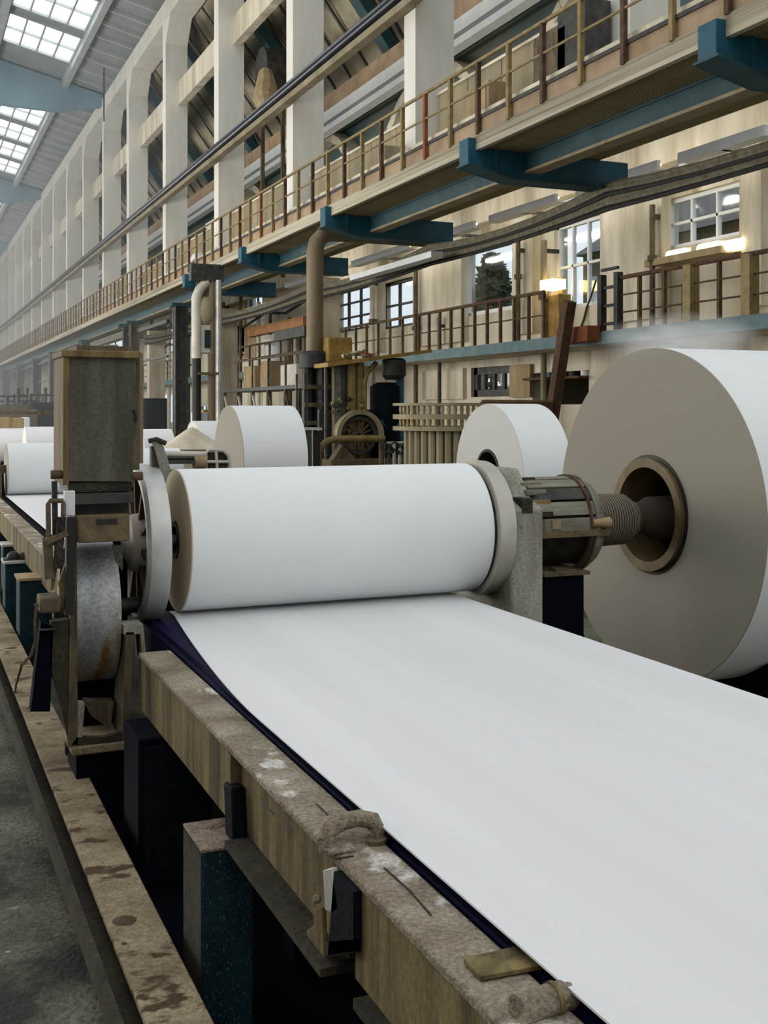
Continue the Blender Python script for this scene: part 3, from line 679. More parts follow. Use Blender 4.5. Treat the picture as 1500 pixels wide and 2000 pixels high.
# wall panels at the far stretch
for i, (p0, p1, y0_, y1_, m_) in enumerate(((440, 478, 560, 690, 'wood_crate'), (520, 590, 640, 735, 'plaster'), (436, 500, 640, 700, 'wood_crate'), (300, 330, 590, 690, 'plaster_dark'), (825, 905, 722, 780, 'concrete'), (996, 1036, 712, 776, 'wood_crate'))):
    a, c, z0, z1 = rect(p0, p1, y0_, y1_, XW - .1)
    tag(build('wall_panel', MB().box((XW - .12, a, z0), (XW, c, z1)), m_), ['tan wall panel right of the hoist pipes, under the bracket', 'plain plaster panel above the mid-hall roll', 'ribbed tan panel under the orange beam', 'dim panel behind the dark steel post', 'pale blank board on the ground floor wall', 'boarded panel between the ground floor openings'][i], 'panel', 'wall panels')
SV = [(296, .1, 'dark_steel', 560, 850), (330, .12, 'pale_pipe', 590, 760), (368, .1, 'teal_dull', 610, 820), (436, .09, 'grimy_iron', 590, 860), (455, .12, 'pale_pipe', 640, 800), (470, .08, 'dark_steel', 560, 830), (505, .1, 'pale_pipe', 590, 860),
      (528, .07, 'grimy_iron', 600, 860), (566, .1, 'grimy_iron', 620, 860), (584, .12, 'dark_steel', 640, 860), (645, .1, 'white_metal', 560, 700), (728, .08, 'pale_pipe', 540, 720), (812, .07, 'grimy_iron', 500, 790), (858, .06, 'dark_steel', 620, 790), (1012, .06, 'grimy_iron', 470, 620), (1062, .08, 'olive_panel', 470, 700), (1274, .06, 'grimy_iron', 400, 620)]
for i, (px, rr, m_, t0, t1) in enumerate(SV):
    q0, q1 = at_x(px, t1, XW - .42), at_x(px, t0, XW - .42)
    z_lo = zf1 if q0.z > zf1 else 0.0
    r = thing('wall_pipe', '%s pipe rising along the window wall, %s from the far end' % ({'dark_steel': 'dark steel', 'pale_pipe': 'pale', 'teal_dull': 'dull teal', 'grimy_iron': 'grimy brown', 'white_metal': 'white', 'olive_panel': 'olive'}[m_], ORD[i]), 'pipe', (q0.x, q0.y, z_lo), 'pipes on the window wall')
    build('pipe', MB().tube([(q0.x, q0.y, z_lo), (q0.x, q0.y, q1.z)], rr, 10), m_, r)
    build('flange', MB().lathe([(0, rr), (0, rr * 1.7), (.12, rr * 1.7), (.12, rr)], (q0.x, q0.y, (q0.z + q1.z) / 2), 'Z', 14), 'grimy_iron', r)
    build('wall_clamp', MB().box((q0.x, q0.y - .05, q1.z - .3), (XW, q0.y + .05, q1.z - .2)), 'dark_steel', r)
# struts and a truss of a lower platform by the mid-hall roll
XT = 11.2
def px_(a, b_): return at_x(a, b_, XT)
r = thing('platform', 'grimy service platform with braced legs behind the mid-hall roll', 'platform', (XT, px_(520, 760).y, 0))
ya, yb = px_(592, 760).y, px_(436, 760).y; zp_ = px_(520, 762).z
build('deck_plate', MB().box((XT, ya, zp_), (XT + 1.3, yb, zp_ + .12)), 'dark_steel', r)
for k in range(6):
    y = ya + (yb - ya) * k / 5
    build('leg', MB().box((XT, y - .07, 0), (XT + .12, y + .07, zp_)), 'grimy_iron', r)
    if k < 5:
        y2 = ya + (yb - ya) * (k + 1) / 5
        build('brace', MB().bar((XT + .05, y, .6), (XT + .05, y2, zp_ - .1), .07, .07), random.choice(['pale_pipe', 'grimy_iron']), r)
        build('panel', MB().box((XT + 1.0, y + .2, .1), (XT + 1.1, y2 - .2, random.uniform(1.0, 2.2))), random.choice(['wood_crate', 'concrete', 'teal_pale', 'pale_pipe']), r)
        build('baluster', MB().box((XT + .02, y - .03, zp_ + .12), (XT + .08, y + .03, zp_ + 1.1)), 'grimy_iron', r)
build('top_rail', MB().tube([(XT + .05, ya, zp_ + 1.1), (XT + .05, yb, zp_ + 1.1)], .04, 8), 'grimy_iron', r)
for i, (px, py, w_, h_, m_) in enumerate(((470, 775, 1.4, .8, 'wood_crate'), (500, 770, 1.0, .9, 'fascia'), (545, 772, 1.6, .7, 'pale_pipe'))):
    q = px_(px, py)
    tag(build('parts_bin', MB().box((XT + .3, q.y - w_ / 2, zp_ + .12), (XT + 1.0, q.y + w_ / 2, zp_ + .12 + h_)), m_, bevel=.03), ['tan bin on the service platform', 'brown bin on the service platform', 'pale grey bin on the service platform'][i], 'bin', 'bins on the service platform')
for i, (pts, lab) in enumerate((([(290, 688), (330, 672), (372, 655)], 'dark cable sagging left of the dark steel post'), ([(268, 660), (310, 640), (345, 625)], 'dark cable sagging above the olive housing'), ([(440, 640), (520, 610), (600, 585)], 'cable slung under the pale beam'))):
    P = [at_x(a, b_, 12.7) for a, b_ in pts]
    o = tag(build('slung_cable', MB().tube([P[0], P[0].lerp(P[1], .5) + Vector((0, 0, -.25)), P[1], P[1].lerp(P[2], .5) + Vector((0, 0, -.25)), P[2]], .05, 6), 'black'), lab, 'cable', 'cables slung under the walkway')
a, c, z0, z1 = rect(545, 566, 655, 742, XW - .3)
tag(build('tank', MB().lathe([(0, 0), (0, .5), (z1 - zf1 - .2, .5), (z1 - zf1, .3), (z1 - zf1, 0)], (XW - .65, (a + c) / 2, zf1), 'Z', 24, False), 'white_metal'), 'white cylindrical tank on the far balcony', 'tank')

# ================================================================== MID-HALL MACHINERY
# brown standpipe
XS = 8.95
p = at_x(615, 690, XS); yS = p.y
r = thing('standpipe', 'stout brown standpipe bending under the walkway', 'pipe', (XS, yS, 0))
zt = H + 4.2; z9 = p.z
rsr = build('riser', MB().tube([(XS, yS, z9 - .1), (XS, yS, zt - .5), (XS + .05, yS, zt - .25), (XS + .22, yS, zt - .06), (XS + .5, yS, zt), (XS + 3.0, yS, zt)], .2, 16), 'brown_pipe', r)
build('collar', MB().lathe([(0, 0), (0, .38), (.32, .38), (.4, .3), (.4, 0)], (XS, yS, z9 - .35), 'Z', 24, False), 'black', rsr)
for k, (dx, dy, rr, m_) in enumerate(((-.17, 0, .14, 'black'), (.14, -.1, .13, 'dark_steel'), (.36, .05, .1, 'teal_dull'), (0, .2, .12, 'black'))):
    build('pipe', MB().tube([(XS + dx, yS + dy, .0), (XS + dx, yS + dy, z9 - .3)], rr, 10), m_, r)
build('ladder', MB().box((XS - .5, yS - .1, H - 1.5), (XS - .46, yS - .04, z9 - .5)).box((XS - .3, yS - .1, H - 1.5), (XS - .26, yS - .04, z9 - .5)), 'dark_steel', r)
for k in range(5): build('clamp', MB().box((XS - .35, yS - .28, H - 1.2 + k * .42), (XS + .45, yS - .22, H - 1.1 + k * .42)), 'grimy_iron', r)
a = at_y(578, 912, yS - 3); c = at_y(625, 840, yS - 3)
r = thing('gearbox', 'dark gearbox with green wire-mesh guard beside the standpipe', 'gearbox', ((a.x + c.x) / 2, yS - 2.7, 0))
build('mesh_guard', MB().box((a.x, yS - 3, 0), (a.x + .36, yS - 2.6, c.z)), 'mesh_green', r, bevel=.02)
build('body', MB().box((a.x + .36, yS - 2.95, 0), (c.x + .02, yS - 2.5, c.z - .02)), 'black', r)
build('edge_strip', MB().box((a.x + .345, yS - 3.01, 0), (a.x + .37, yS - 2.99, c.z)), 'galvanized', r)
build('lid', MB().box((a.x - .02, yS - 3.02, c.z), (c.x + .04, yS - 2.5, c.z + .05)), 'galvanized', r)
tag(build('brown_board', MB().box((a.x - .12, yS - 3.1, 0), (a.x - .02, yS - 2.6, at_y(570, 868, yS - 3).z)), 'rust'), 'narrow brown board beside the mesh-guarded gearbox', 'board')

# winder with big arched wheel
YM = yS - 1.0
def pm(px, py): return at_y(px, py, YM)
c = pm(697, 850); rad = .58
r = thing('winder', 'oily winding machine with a big arched wheel and yellow table', 'machine', (c.x, YM, 0))
build('wheel_guard', MB().lathe([(-.15, rad), (-.15, rad - .1), (.15, rad - .1), (.15, rad)], (c.x, YM - .1, c.z), 'Y', 40, True, 0, math.pi), 'olive_panel', r)
wl = build('wheel', MB().lathe([(-.06, rad - .14), (-.06, rad - .22), (.06, rad - .22), (.06, rad - .14)], (c.x, YM - .1, c.z), 'Y', 40), 'dark_steel', r)
for k in range(8):
    an = math.pi * k / 8; build('spoke', MB().bar((c.x - .38 * math.cos(an), YM - .1, c.z - .38 * math.sin(an)), (c.x + .38 * math.cos(an), YM - .1, c.z + .38 * math.sin(an)), .03, .03, (0, 1, 0)), 'grimy_iron', wl)
a_, b_ = pm(632, 912), pm(735, 895)
build('base', MB().box((a_.x, YM - .5, 0), (pm(800, 900).x, YM + .4, b_.z)), 'brown_block', r)
build('frame_plate', MB().prism([pm(640, 900), pm(660, 868), pm(690, 900), pm(740, 895), pm(740, 905), pm(640, 912)], (0, -.3, 0)), 'grimy_iron', r)
build('backing_plate', MB().box((pm(632, 800).x, YM + .3, b_.z), (pm(735, 800).x, YM + .4, pm(700, 800).z)), 'dark_steel', r)
ytab = pm(700, 712).z
build('yellow_table', MB().hexa([(pm(628, 700).x, YM - .4, pm(640, 718).z), (pm(830, 690).x, YM - .4, pm(830, 690).z), (pm(830, 690).x, YM + .5, pm(830, 690).z), (pm(628, 700).x, YM + .5, pm(640, 718).z)],
      [(pm(628, 700).x, YM - .4, pm(640, 710).z), (pm(830, 690).x, YM - .4, pm(830, 684).z), (pm(830, 690).x, YM + .5, pm(830, 684).z), (pm(628, 700).x, YM + .5, pm(640, 710).z)]), 'yellow_paint', r)
build('yellow_bed', MB().box((pm(655, 700).x, YM + .5, pm(655, 706).z), (pm(705, 700).x, YM + .9, pm(655, 655).z)), 'yellow_paint', r, bevel=.05)
for px, m_, w in ((668, 'dark_steel', .16), (688, 'hub_brass', .14), (706, 'hub_brass', .1), (655, 'olive_panel', .05), (640, 'dark_steel', .05)):
    q = pm(px, 800); build('strut', MB().tube([(q.x, YM + .1, b_.z), (q.x, YM + .1, ytab + .05)], w, 10), m_, r)
build('yellow_leg', MB().tube([pm(712, 802), pm(712, 750), pm(716, 730), pm(735, 708)], .06, 8), 'brass_rail', r)
for k in range(14):
    q = pm(random.uniform(642, 720), random.uniform(775, 805)); build('fitting', MB().ball((q.x, YM - .05, q.z), random.uniform(.03, .06), 8, 6), random.choice(['hub_brass', 'black', 'grimy_iron', 'dark_steel']), r)
for k in range(16):
    q = pm(random.uniform(672, 735), random.uniform(688, 702)); build('scrap', MB().bar((q.x - .12, YM - .1, q.z), (q.x + .12, YM + random.uniform(-.2, .2), q.z + random.uniform(-.06, .1)), .05, .05), random.choice(['hub_brass', 'orange_rust', 'pale_pipe']), r)
# blue tank and motor hung right of the winder
r = thing('dosing_unit', 'dark blue tank with black motor hung above it', 'machine', (pm(775, 900).x, YM, 0))
build('tank', MB().lathe([(0, 0), (0, .36), (pm(770, 755).z, .36), (pm(770, 755).z + .1, .2), (pm(770, 755).z + .1, 0)], (pm(762, 800).x, YM + .3, 0), 'Z', 24, False), 'machine_dark', r)
build('blue_column', MB().tube([(pm(786, 800).x, YM + .2, 0), (pm(786, 800).x, YM + .2, pm(786, 700).z)], .12, 14), 'blue_paint', r)
build('motor', MB().lathe([(0, 0), (0, .2), (.1, .28), (.45, .28), (.5, .2), (.5, 0)], (pm(766, 800).x, YM - .1, pm(770, 742).z), 'Z', 20, False), 'black', r)
build('white_panel', MB().box((pm(790, 900).x, YM + .5, 0), (pm(800, 900).x, YM + .56, pm(795, 760).z)), 'white_metal', r)
build('lever', MB().tube([pm(760, 860), pm(775, 835), pm(790, 815)], .04, 8), 'blue_paint', r)
build('lever', MB().tube([pm(745, 820), pm(758, 845), pm(770, 862)], .03, 8), 'blue_paint', r)
build('rod', MB().tube([pm(764, 760), pm(763, 800), pm(762, 835)], .05, 8), 'pale_pipe', r)
YH = YM - 1.6
def ph(px, py): return at_y(px, py, YH)
m = MB().tube([(ph(622, 0).x, YH, 0), ph(622, 900), ph(623, 885), ph(628, 872), ph(638, 862), ph(652, 858), ph(700, 857), ph(750, 857)], .075, 12)
r = thing('guard_rail', 'tan bent-pipe guard rail in front of the winding machine', 'guard rail', (ph(690, 900).x, YH, 0))
build('rail', m, 'brass_rail', r)
build('foot', MB().tube([(ph(745, 857).x, YH, 0), (ph(745, 857).x, YH, ph(745, 857).z)], .06, 10), 'grimy_iron', r)
r = thing('valve_cluster', 'cluster of grey valves and small pipes right of the winder', 'valves', (ph(768, 900).x, YH, 0))
for k in range(5):
    q = ph(748 + k * 11, 862 + (k % 2) * 8); build('pipe', MB().tube([(q.x, YH, 0), (q.x, YH, q.z)], .04, 8), random.choice(['galvanized', 'grimy_iron']), r)
    build('handwheel', MB().lathe([(-.02, .1), (-.02, .07), (.02, .07), (.02, .1)], (q.x, YH - .03, q.z - .1), 'Y', 16), 'dark_steel', r)
build('crossbar', MB().tube([ph(742, 880), ph(800, 884)], .04, 8), 'grimy_iron', r)
build('crossbar', MB().tube([ph(742, 866), ph(800, 864)], .03, 8), 'pale_pipe', r)

# curved gallery with balusters
cq = at_y(880, 800, 19.0); CR = 1.0; cx, cyy = cq.x + .22, 19.6
r = thing('curved_gallery', 'curved two-tier gallery with close-set balusters', 'gallery', (cx, cyy, 0))
zt1, zt2, zt3 = at_y(850, 788, 18.6).z, at_y(850, 812, 18.6).z, at_y(850, 836, 18.6).z
for z, w in ((zt1, .04), (zt2, .07), (zt3, .06)):
    build('ring_rail', MB().lathe([(-w, CR + .05), (-w, CR - .05), (w * .3, CR - .05), (w * .3, CR + .05)], (cx, cyy, z), 'Z', 40), 'olive_panel', r)
for k in range(26):
    an = math.pi + math.pi * (k + .5) / 26; x, y = cx + CR * math.cos(an), cyy + CR * math.sin(an)
    build('baluster', MB().tube([(x, y, zt2), (x, y, (zt1 + zt2) / 2), (x, y, zt1)], [.025, .045, .025], 6), 'olive_panel', r)
    build('baluster', MB().tube([(x, y, zt3), (x, y, (zt3 + zt2) / 2), (x, y, zt2)], [.025, .045, .025], 6), 'brass_rail', r)
m = MB()
for k in range(18):
    an = math.pi + math.pi * (k + .5) / 18; x, y = cx + (CR - .12) * math.cos(an), cyy + (CR - .12) * math.sin(an); m.tube([(x, y, 0), (x, y, zt3)], .07, 8)
build('ribbed_drum', m, 'olive_panel', r)
build('drum_core', MB().lathe([(0, 0), (0, CR - .2), (zt3 - .03, CR - .2), (zt3 - .03, 0)], (cx, cyy, 0), 'Z', 32, False), 'grimy_iron', r)
a, c = at_y(940, 783, 20.5), at_y(1075, 776, 20.5)
r = thing('low_fence', 'low brown slatted fence behind the pale paper roll', 'fence', ((a.x + c.x) / 2, 20.5, 0))
build('top_rail', MB().bar((a.x, 20.5, a.z), (c.x, 20.5, a.z), .06, .05), 'hub_brass', r)
for k in range(22):
    x = a.x + (c.x - a.x) * k / 21; build('slat', MB().box((x - .03, 20.47, 0), (x + .03, 20.5, a.z - .02)), 'rust', r)

# hoist pipes near px 385-430
YP = at_x(405, 700, 8.6).y
def pp(px, py): return at_y(px, py, YP)
r = thing('hoist_frame', 'pale twin hoist pipes with control box under the walkway', 'hoist', (pp(405, 700).x, YP, 0))
build('bent_pipe', MB().tube([(pp(384, 700).x, YP, pp(384, 700).z), (pp(384, 700).x, YP, pp(384, 580).z), pp(392, 562), pp(405, 550)], .16, 12), 'pale_pipe', r)
build('straight_pipe', MB().tube([(pp(414, 700).x, YP, 0), (pp(414, 700).x, YP, pp(414, 545).z)], .13, 12), 'brown_pipe', r)
build('thin_pipe', MB().tube([(pp(425, 700).x, YP - .1, 0), (pp(425, 700).x, YP - .1, pp(425, 548).z)], .1, 10), 'galvanized', r)
build('column', MB().tube([(pp(384, 720).x, YP, 0), (pp(384, 720).x, YP, pp(384, 695).z)], .14, 10), 'black', r)
build('control_box', MB().box((pp(390, 700).x, YP - .1, pp(390, 690).z), (pp(410, 700).x, YP + .3, pp(400, 635).z)), 'pale_pipe', r, bevel=.03)
build('dark_panel', MB().box((pp(398, 700).x, YP - .14, pp(390, 680).z), (pp(408, 700).x, YP - .1, pp(400, 645).z)), 'machine_teal', r)
build('canvas_bag', MB().ball(tuple(pp(402, 608)), .42, 14, 10, (.7, .5, 1.1)), 'olive_panel', r)
build('shelf', MB().box((pp(384, 700).x, YP - .2, pp(390, 732).z), (pp(424, 700).x, YP + .4, pp(390, 727).z)), 'grimy_iron', r)
build('pulley', MB().lathe([(-.06, .1), (-.06, .28), (.06, .28), (.06, .1)], tuple(pp(400, 560)), 'Y', 20), 'grimy_iron', r)
build('head_beam', MB().box((pp(384, 560).x - .2, YP - .15, pp(384, 549).z), (pp(428, 560).x + .1, YP + .15, z_sb - .05)), 'dark_steel', r)
for i, (px, w, t_, m_) in enumerate(((405, .5, 800, 'yellow_paint'), (390, .35, 805, 'white_metal'), (330, 1.6, 845, 'machine_dark'))):
    q = at_y(px, t_, YP + 2 - i * 1.5)
    if i == 2: continue
    tag(build('crate', MB().box((q.x - w / 2, q.y - .4, 0), (q.x + w / 2, q.y + .4, q.z), ), m_, bevel=.03), ['yellow box on the floor behind the smaller roll', 'white box on the floor left of the yellow box'][i], 'box', 'boxes behind the smaller roll')
q = at_y(306, 778, 58); q2 = at_y(306, 836, 58)
tag(build('dark_cabinet', MB().box((q.x - .55, 58, 0), (q.x + .55, 59, q.z)), 'navy', bevel=.04), 'dark blue cabinet by the bright far window', 'cabinet')

# ================================================================== PAPER ROLLS
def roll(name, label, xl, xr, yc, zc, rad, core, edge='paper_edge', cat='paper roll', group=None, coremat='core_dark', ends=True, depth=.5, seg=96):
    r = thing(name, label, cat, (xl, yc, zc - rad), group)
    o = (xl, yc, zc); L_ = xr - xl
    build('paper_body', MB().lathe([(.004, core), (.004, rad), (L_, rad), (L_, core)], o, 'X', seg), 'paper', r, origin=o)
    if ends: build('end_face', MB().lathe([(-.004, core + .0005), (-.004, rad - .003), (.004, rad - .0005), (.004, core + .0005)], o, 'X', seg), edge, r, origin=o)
    build('core', MB().lathe([(-.012, core), (-.012, core - .03), (depth, core - .03), (depth, 0), (depth + .02, 0), (depth + .02, core)], o, 'X', 48, False), coremat, r, origin=o)
    return r
def cradle(x0, x1, yc, zc, rad, label):
    r = thing('roll_cradle', label, 'cradle', ((x0 + x1) / 2, yc, 0), 'roll cradles')
    for x in (x0 + .15, x1 - .15):
        build('saddle', MB().prism([(x, yc - rad * .8, 0), (x, yc + rad * .8, 0), (x, yc + rad * .62, zc - rad * .8), (x, yc + rad * .3, zc - rad * .962), (x, yc, zc - rad * 1.006), (x, yc - rad * .3, zc - rad * .962), (x, yc - rad * .62, zc - rad * .8)], (.1, 0, 0)), 'navy', r)
    build('tie', MB().box((x0 + .15, yc - .1, 0), (x1 - .1, yc + .1, .2)), 'navy', r)

YA = 7.12; ZS = H - 1.286; RM = .45; ZA = ZS + RM
XL, XR_ = 1.60, 3.66
roll('paper_roll', 'white paper roll on the winder feeding the wide sheet below it', XL, XR_, YA, ZA + .006, RM, .12, 'paper_edge_warm', coremat='black')
# giant roll
XBIG, RB = 5.26, 1.27
ZBIG = H - .80
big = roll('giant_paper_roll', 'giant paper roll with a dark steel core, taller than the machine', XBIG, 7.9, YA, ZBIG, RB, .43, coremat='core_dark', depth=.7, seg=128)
build('core_ring', MB().lathe([(-.05, .43), (-.05, .36), (.3, .36), (.3, .42)], (XBIG, YA, ZBIG), 'X', 64), 'hub_ring', big, origin=(XBIG, YA, ZBIG))
build('core_rim', MB().lathe([(-.015, .455), (-.02, .40), (.05, .40), (.05, .455)], (XBIG, YA, ZBIG), 'X', 64), 'black', big, origin=(XBIG, YA, ZBIG))
cradle(XBIG + .3, 7.8, YA, ZBIG, RB, 'dark cradle under the giant paper roll')
# pale roll behind
p = at_y(953, 925, 11.4)
roll('pale_paper_roll', 'pale narrow paper roll with an open dark core behind the machine', p.x, p.x + .62, 11.4, p.z, .80, .28, 'paper_edge_pale', coremat='core_dark', depth=.5)
cradle(p.x, p.x + .62, 11.4, p.z, .80, 'dark cradle under the pale narrow roll')
# mid-hall roll and smaller ones
p = at_y(446, 902, 15.6)
roll('grey_ended_roll', 'paper roll with a brown-grey end standing behind the main roll', p.x, p.x + .92, 15.6, p.z, .80, .1, 'paper_edge')
cradle(p.x, p.x + .92, 15.6, p.z, .8, 'dark cradle under the brown-grey ended roll')
p = at_y(376, 890, 24)
roll('small_paper_roll', 'smaller paper roll between hoist pipes and brown-grey ended roll', p.x, p.x + .75, 24, p.z, .75, .1, 'paper_edge_pale')
cradle(p.x, p.x + .75, 24, p.z, .75, 'dark cradle under the smaller roll')
YB2 = (17.5 - 1.46 * SN) / CS
p = at_y(12, 916, YB2)
R2 = .40; Z2 = p.z
roll('paper_roll', 'paper roll of the next machine, partly hidden by the olive housing', p.x, p.x + 1.9, YB2, Z2, R2, .07, 'paper_edge', coremat='black')
for i, (px, py, yy, rad, ln, lab) in enumerate(((48, 872, 30, .5, 1.5, 'far white roll just above the next machine\'s roll'), (-10, 872, 33, .5, 1.2, 'far white roll cut by the photo edge'), (262, 935, 14.2, .38, .55, 'short white roll section between housing and flanged wheel'), (275, 880, 19, .36, .5, 'white dryer roll behind the pale bracket plate'))):
    p = at_y(px, py, yy)
    roll('paper_roll', lab, p.x, p.x + ln, yy, p.z, rad, .06, 'paper_edge_pale', group='far paper rolls', seg=48)
    cradle(p.x, p.x + ln, yy, p.z, rad, 'dark cradle under the ' + ['far roll above the next machine', 'far roll cut by the photo edge', 'short roll section', 'white dryer roll'][i])
for i, (px, top, w) in enumerate(((6, 815, .6), (34, 816, .42), (50, 815, .24), (84, 835, .9))):
    q = at_y(px, top, 42)
    tag(build('stacked_crate', MB().box((q.x - w / 2, 41.6, 0), (q.x + w / 2, 42.4, q.z)), ['wood_crate', 'wood_crate', 'white_metal', 'olive_panel'][i], bevel=.03), ['pale crate stack at the photo edge beyond the rolls', 'brown crate stack beyond the far rolls', 'white packed block beside the brown crate stack', 'olive crate half hidden by the housing'][i], 'crate', 'crates beyond the far rolls')
for i, (px, top, w, m_) in enumerate(((8, 772, 2.6, 'grimy_iron'), (38, 782, 2.0, 'olive_panel'), (66, 770, 2.4, 'machine_dark'), (94, 786, 2.2, 'olive_panel'))):
    q = at_y(px, top, 64 + 3 * i)
    r = thing('machine_block', ['grimy machine block at the photo edge far under the walkway', 'olive machine block far under the walkway with two stacks', 'dark machine block far under the walkway, tallest of the row', 'olive machine block far under the walkway beside the housing'][i], 'machine', (q.x, q.y, 0), 'machines far under the walkway')
    build('body', MB().box((q.x - w / 2, q.y, 0), (q.x + w / 2, q.y + 1.6, q.z - .5)), m_, r, bevel=.05)
    for k in range(4): build('stack', MB().tube([(q.x - w / 2 + .3 + k * w / 4.5, q.y + .4, q.z - .6), (q.x - w / 2 + .3 + k * w / 4.5, q.y + .4, q.z + .4 * (k % 2))], .12, 8), 'dark_steel', r)
    build('crossbar', MB().box((q.x - w / 2, q.y + .3, q.z - .1), (q.x + w / 2, q.y + .4, q.z)), 'black', r)
q = at_y(60, 806, 46)
tag(build('deck_rail', MB().box((q.x - 4, 46, q.z - .08), (q.x + 3, 46.15, q.z + .06)).box((q.x - 3, 46, 0), (q.x - 2.9, 46.1, q.z)).box((q.x + 2.9, 46, 0), (q.x + 3, 46.1, q.z)), 'grimy_iron'), 'low brown rail far behind the rolls', 'rail')

# ================================================================== FRONT MACHINE
# sheet of paper
NY, NX = 40, 10; top = []; Y1, Y0 = YA + .02, .55
def sheet_left(y): return 1.362 + .2 * max(0, min(1, (y - 4.6) / 2.4)) ** 1.4
m = MB(); vs = []
for j in range(NY + 1):
    y = Y0 + (Y1 - Y0) * j / NY
    for i in range(NX + 1):
        x = sheet_left(y) + (3.54 - sheet_left(y)) * i / NX
        vs.append((x, y, ZS + .0005 * math.sin(x * 9) * math.sin(math.pi * j / NY)))
n = len(vs); vs2 = vs + [(v[0], v[1], v[2] - .006) for v in vs]; W_ = NX + 1; fs = []
for j in range(NY):
    for i in range(NX):
        a = j * W_ + i; fs.append((a, a + 1, a + W_ + 1, a + W_)); fs.append((n + a, n + a + W_, n + a + W_ + 1, n + a + 1))
for j in range(NY):
    for i in (0, NX):
        a = j * W_ + i; fs.append((a, a + W_, n + a + W_, n + a))
for i in range(NX):
    for j in (0, NY):
        a = j * W_ + i; fs.append((a, a + 1, n + a + 1, n + a))
tag(build('paper_sheet', m.add(vs2, fs), 'web_paper'), 'wide white paper sheet running from the roll towards the viewer', 'paper sheet')
# bed under the sheet
r = thing('conveyor_bed', 'dark navy bed carrying the paper sheet', 'conveyor', (2.45, 4, 0))
build('table', MB().box((1.40, .5, ZS - .10), (3.5, YA + .1, ZS - .012)), 'bed_blue', r)
build('edge_channel', MB().box((1.375, .5, ZS - .3), (1.41, YA + .2, ZS - .04)), 'bed_blue', r)
build('side_channel', MB().box((3.5, .5, ZS - .3), (3.53, YA + .2, ZS - .03)), 'navy', r)
build('under_frame', MB().box((1.5, .6, ZS - .34), (1.7, YA, ZS - .1)).box((3.2, .6, ZS - .34), (3.4, YA, ZS - .1)), 'navy', r)
for y in (1.2, 4.6, 6.8):
    for x in (1.6, 3.3): build('leg', MB().box((x - .08, y - .08, 0), (x + .08, y + .08, ZS - .34)), 'navy', r)
for y in (5.42, 4.95, 3.75): build('cross_bar', MB().box((1.30, y, ZS - .11), (1.42, y + .07, ZS - .06)), 'machine_teal', r)
# long side beam
BX0, BX1 = 1.187, 1.362; ZB1, ZB0 = H - 1.33, H - 1.63
r = thing('side_beam', 'grimy steel side beam with crusted top along the paper sheet', 'beam', (1.27, 3.4, ZB0))
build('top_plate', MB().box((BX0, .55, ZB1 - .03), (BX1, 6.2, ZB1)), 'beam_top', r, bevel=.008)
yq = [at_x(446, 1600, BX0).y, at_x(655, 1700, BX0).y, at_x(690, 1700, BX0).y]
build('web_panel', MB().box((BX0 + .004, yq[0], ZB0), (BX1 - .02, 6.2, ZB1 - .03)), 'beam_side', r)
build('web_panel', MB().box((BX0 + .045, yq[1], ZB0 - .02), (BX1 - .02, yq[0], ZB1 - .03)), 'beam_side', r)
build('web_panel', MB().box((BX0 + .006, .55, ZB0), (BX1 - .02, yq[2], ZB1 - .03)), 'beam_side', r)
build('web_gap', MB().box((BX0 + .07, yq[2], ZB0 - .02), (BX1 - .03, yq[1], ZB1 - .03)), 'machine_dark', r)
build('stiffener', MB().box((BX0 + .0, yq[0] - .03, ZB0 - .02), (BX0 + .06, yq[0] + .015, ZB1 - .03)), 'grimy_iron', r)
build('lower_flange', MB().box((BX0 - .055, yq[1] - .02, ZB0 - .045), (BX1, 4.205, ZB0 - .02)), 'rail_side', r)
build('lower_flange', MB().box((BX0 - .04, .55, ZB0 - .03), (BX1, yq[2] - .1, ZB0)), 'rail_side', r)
# crack-like seams and lifting plate on the top
m = MB()
for (a, b_) in (((510, 1560), (535, 1590)), ((555, 1605), (568, 1625)), ((618, 1570), (640, 1592)), ((750, 1695), (800, 1740)), ((800, 1740), (842, 1788)), ((655, 1678), (690, 1672)), ((640, 1668), (660, 1664))):
    z = ZB1 + .001; 
    pa = [(lambda d: Vector(((q[0] + U0) * d * CS / F, (d - (q[0] + U0) * d * CS / F * SN) / CS, z)))((H - z) * F / (q[1] - V0)) for q in (a, b_)]
    m.bar(pa[0], pa[1], .006, .003)
build('seam', m, 'grease', r)
def top_pt(px, py, z):
    d = (H - z) * F / (py - V0); X = (px + U0) * d * CS / F; return Vector((X, (d - X * SN) / CS, z))
# U-shaped handle
a, b_ = top_pt(640, 1660, ZB1), top_pt(735, 1640, ZB1)
hl = thing('lifting_handle', 'dusty bent lifting handle on the side beam top', 'handle', ((a.x + b_.x) / 2, (a.y + b_.y) / 2, ZB1))
hz = .056
build('grip', MB().tube([(a.x, a.y, ZB1 - .004), (a.x - .005, a.y + .01, ZB1 + hz * .5), (a.x + .015, a.y + .02, ZB1 + hz * .95), a.lerp(b_, .35) + Vector((0, .03, hz * 1.15)), a.lerp(b_, .7) + Vector((0, .025, hz * 1.2)), (b_.x - .005, b_.y + .01, ZB1 + hz), (b_.x + .006, b_.y, ZB1 + hz * .5), (b_.x, b_.y, ZB1)], [.027, .027, .027, .027, .026, .026, .024, .022], 14), 'beam_top', hl)
build('eye', MB().lathe([(0, .012), (0, .034), (.014, .034), (.014, .012)], (b_.x - .01, b_.y - .02, ZB1), 'Z', 24), 'grimy_iron', hl)
build('saddle_plate', MB().box((a.x - .012, a.y - .05, ZB1), (a.x + .075, a.y + .05, ZB1 + .012)), 'beam_top', hl, bevel=.004)
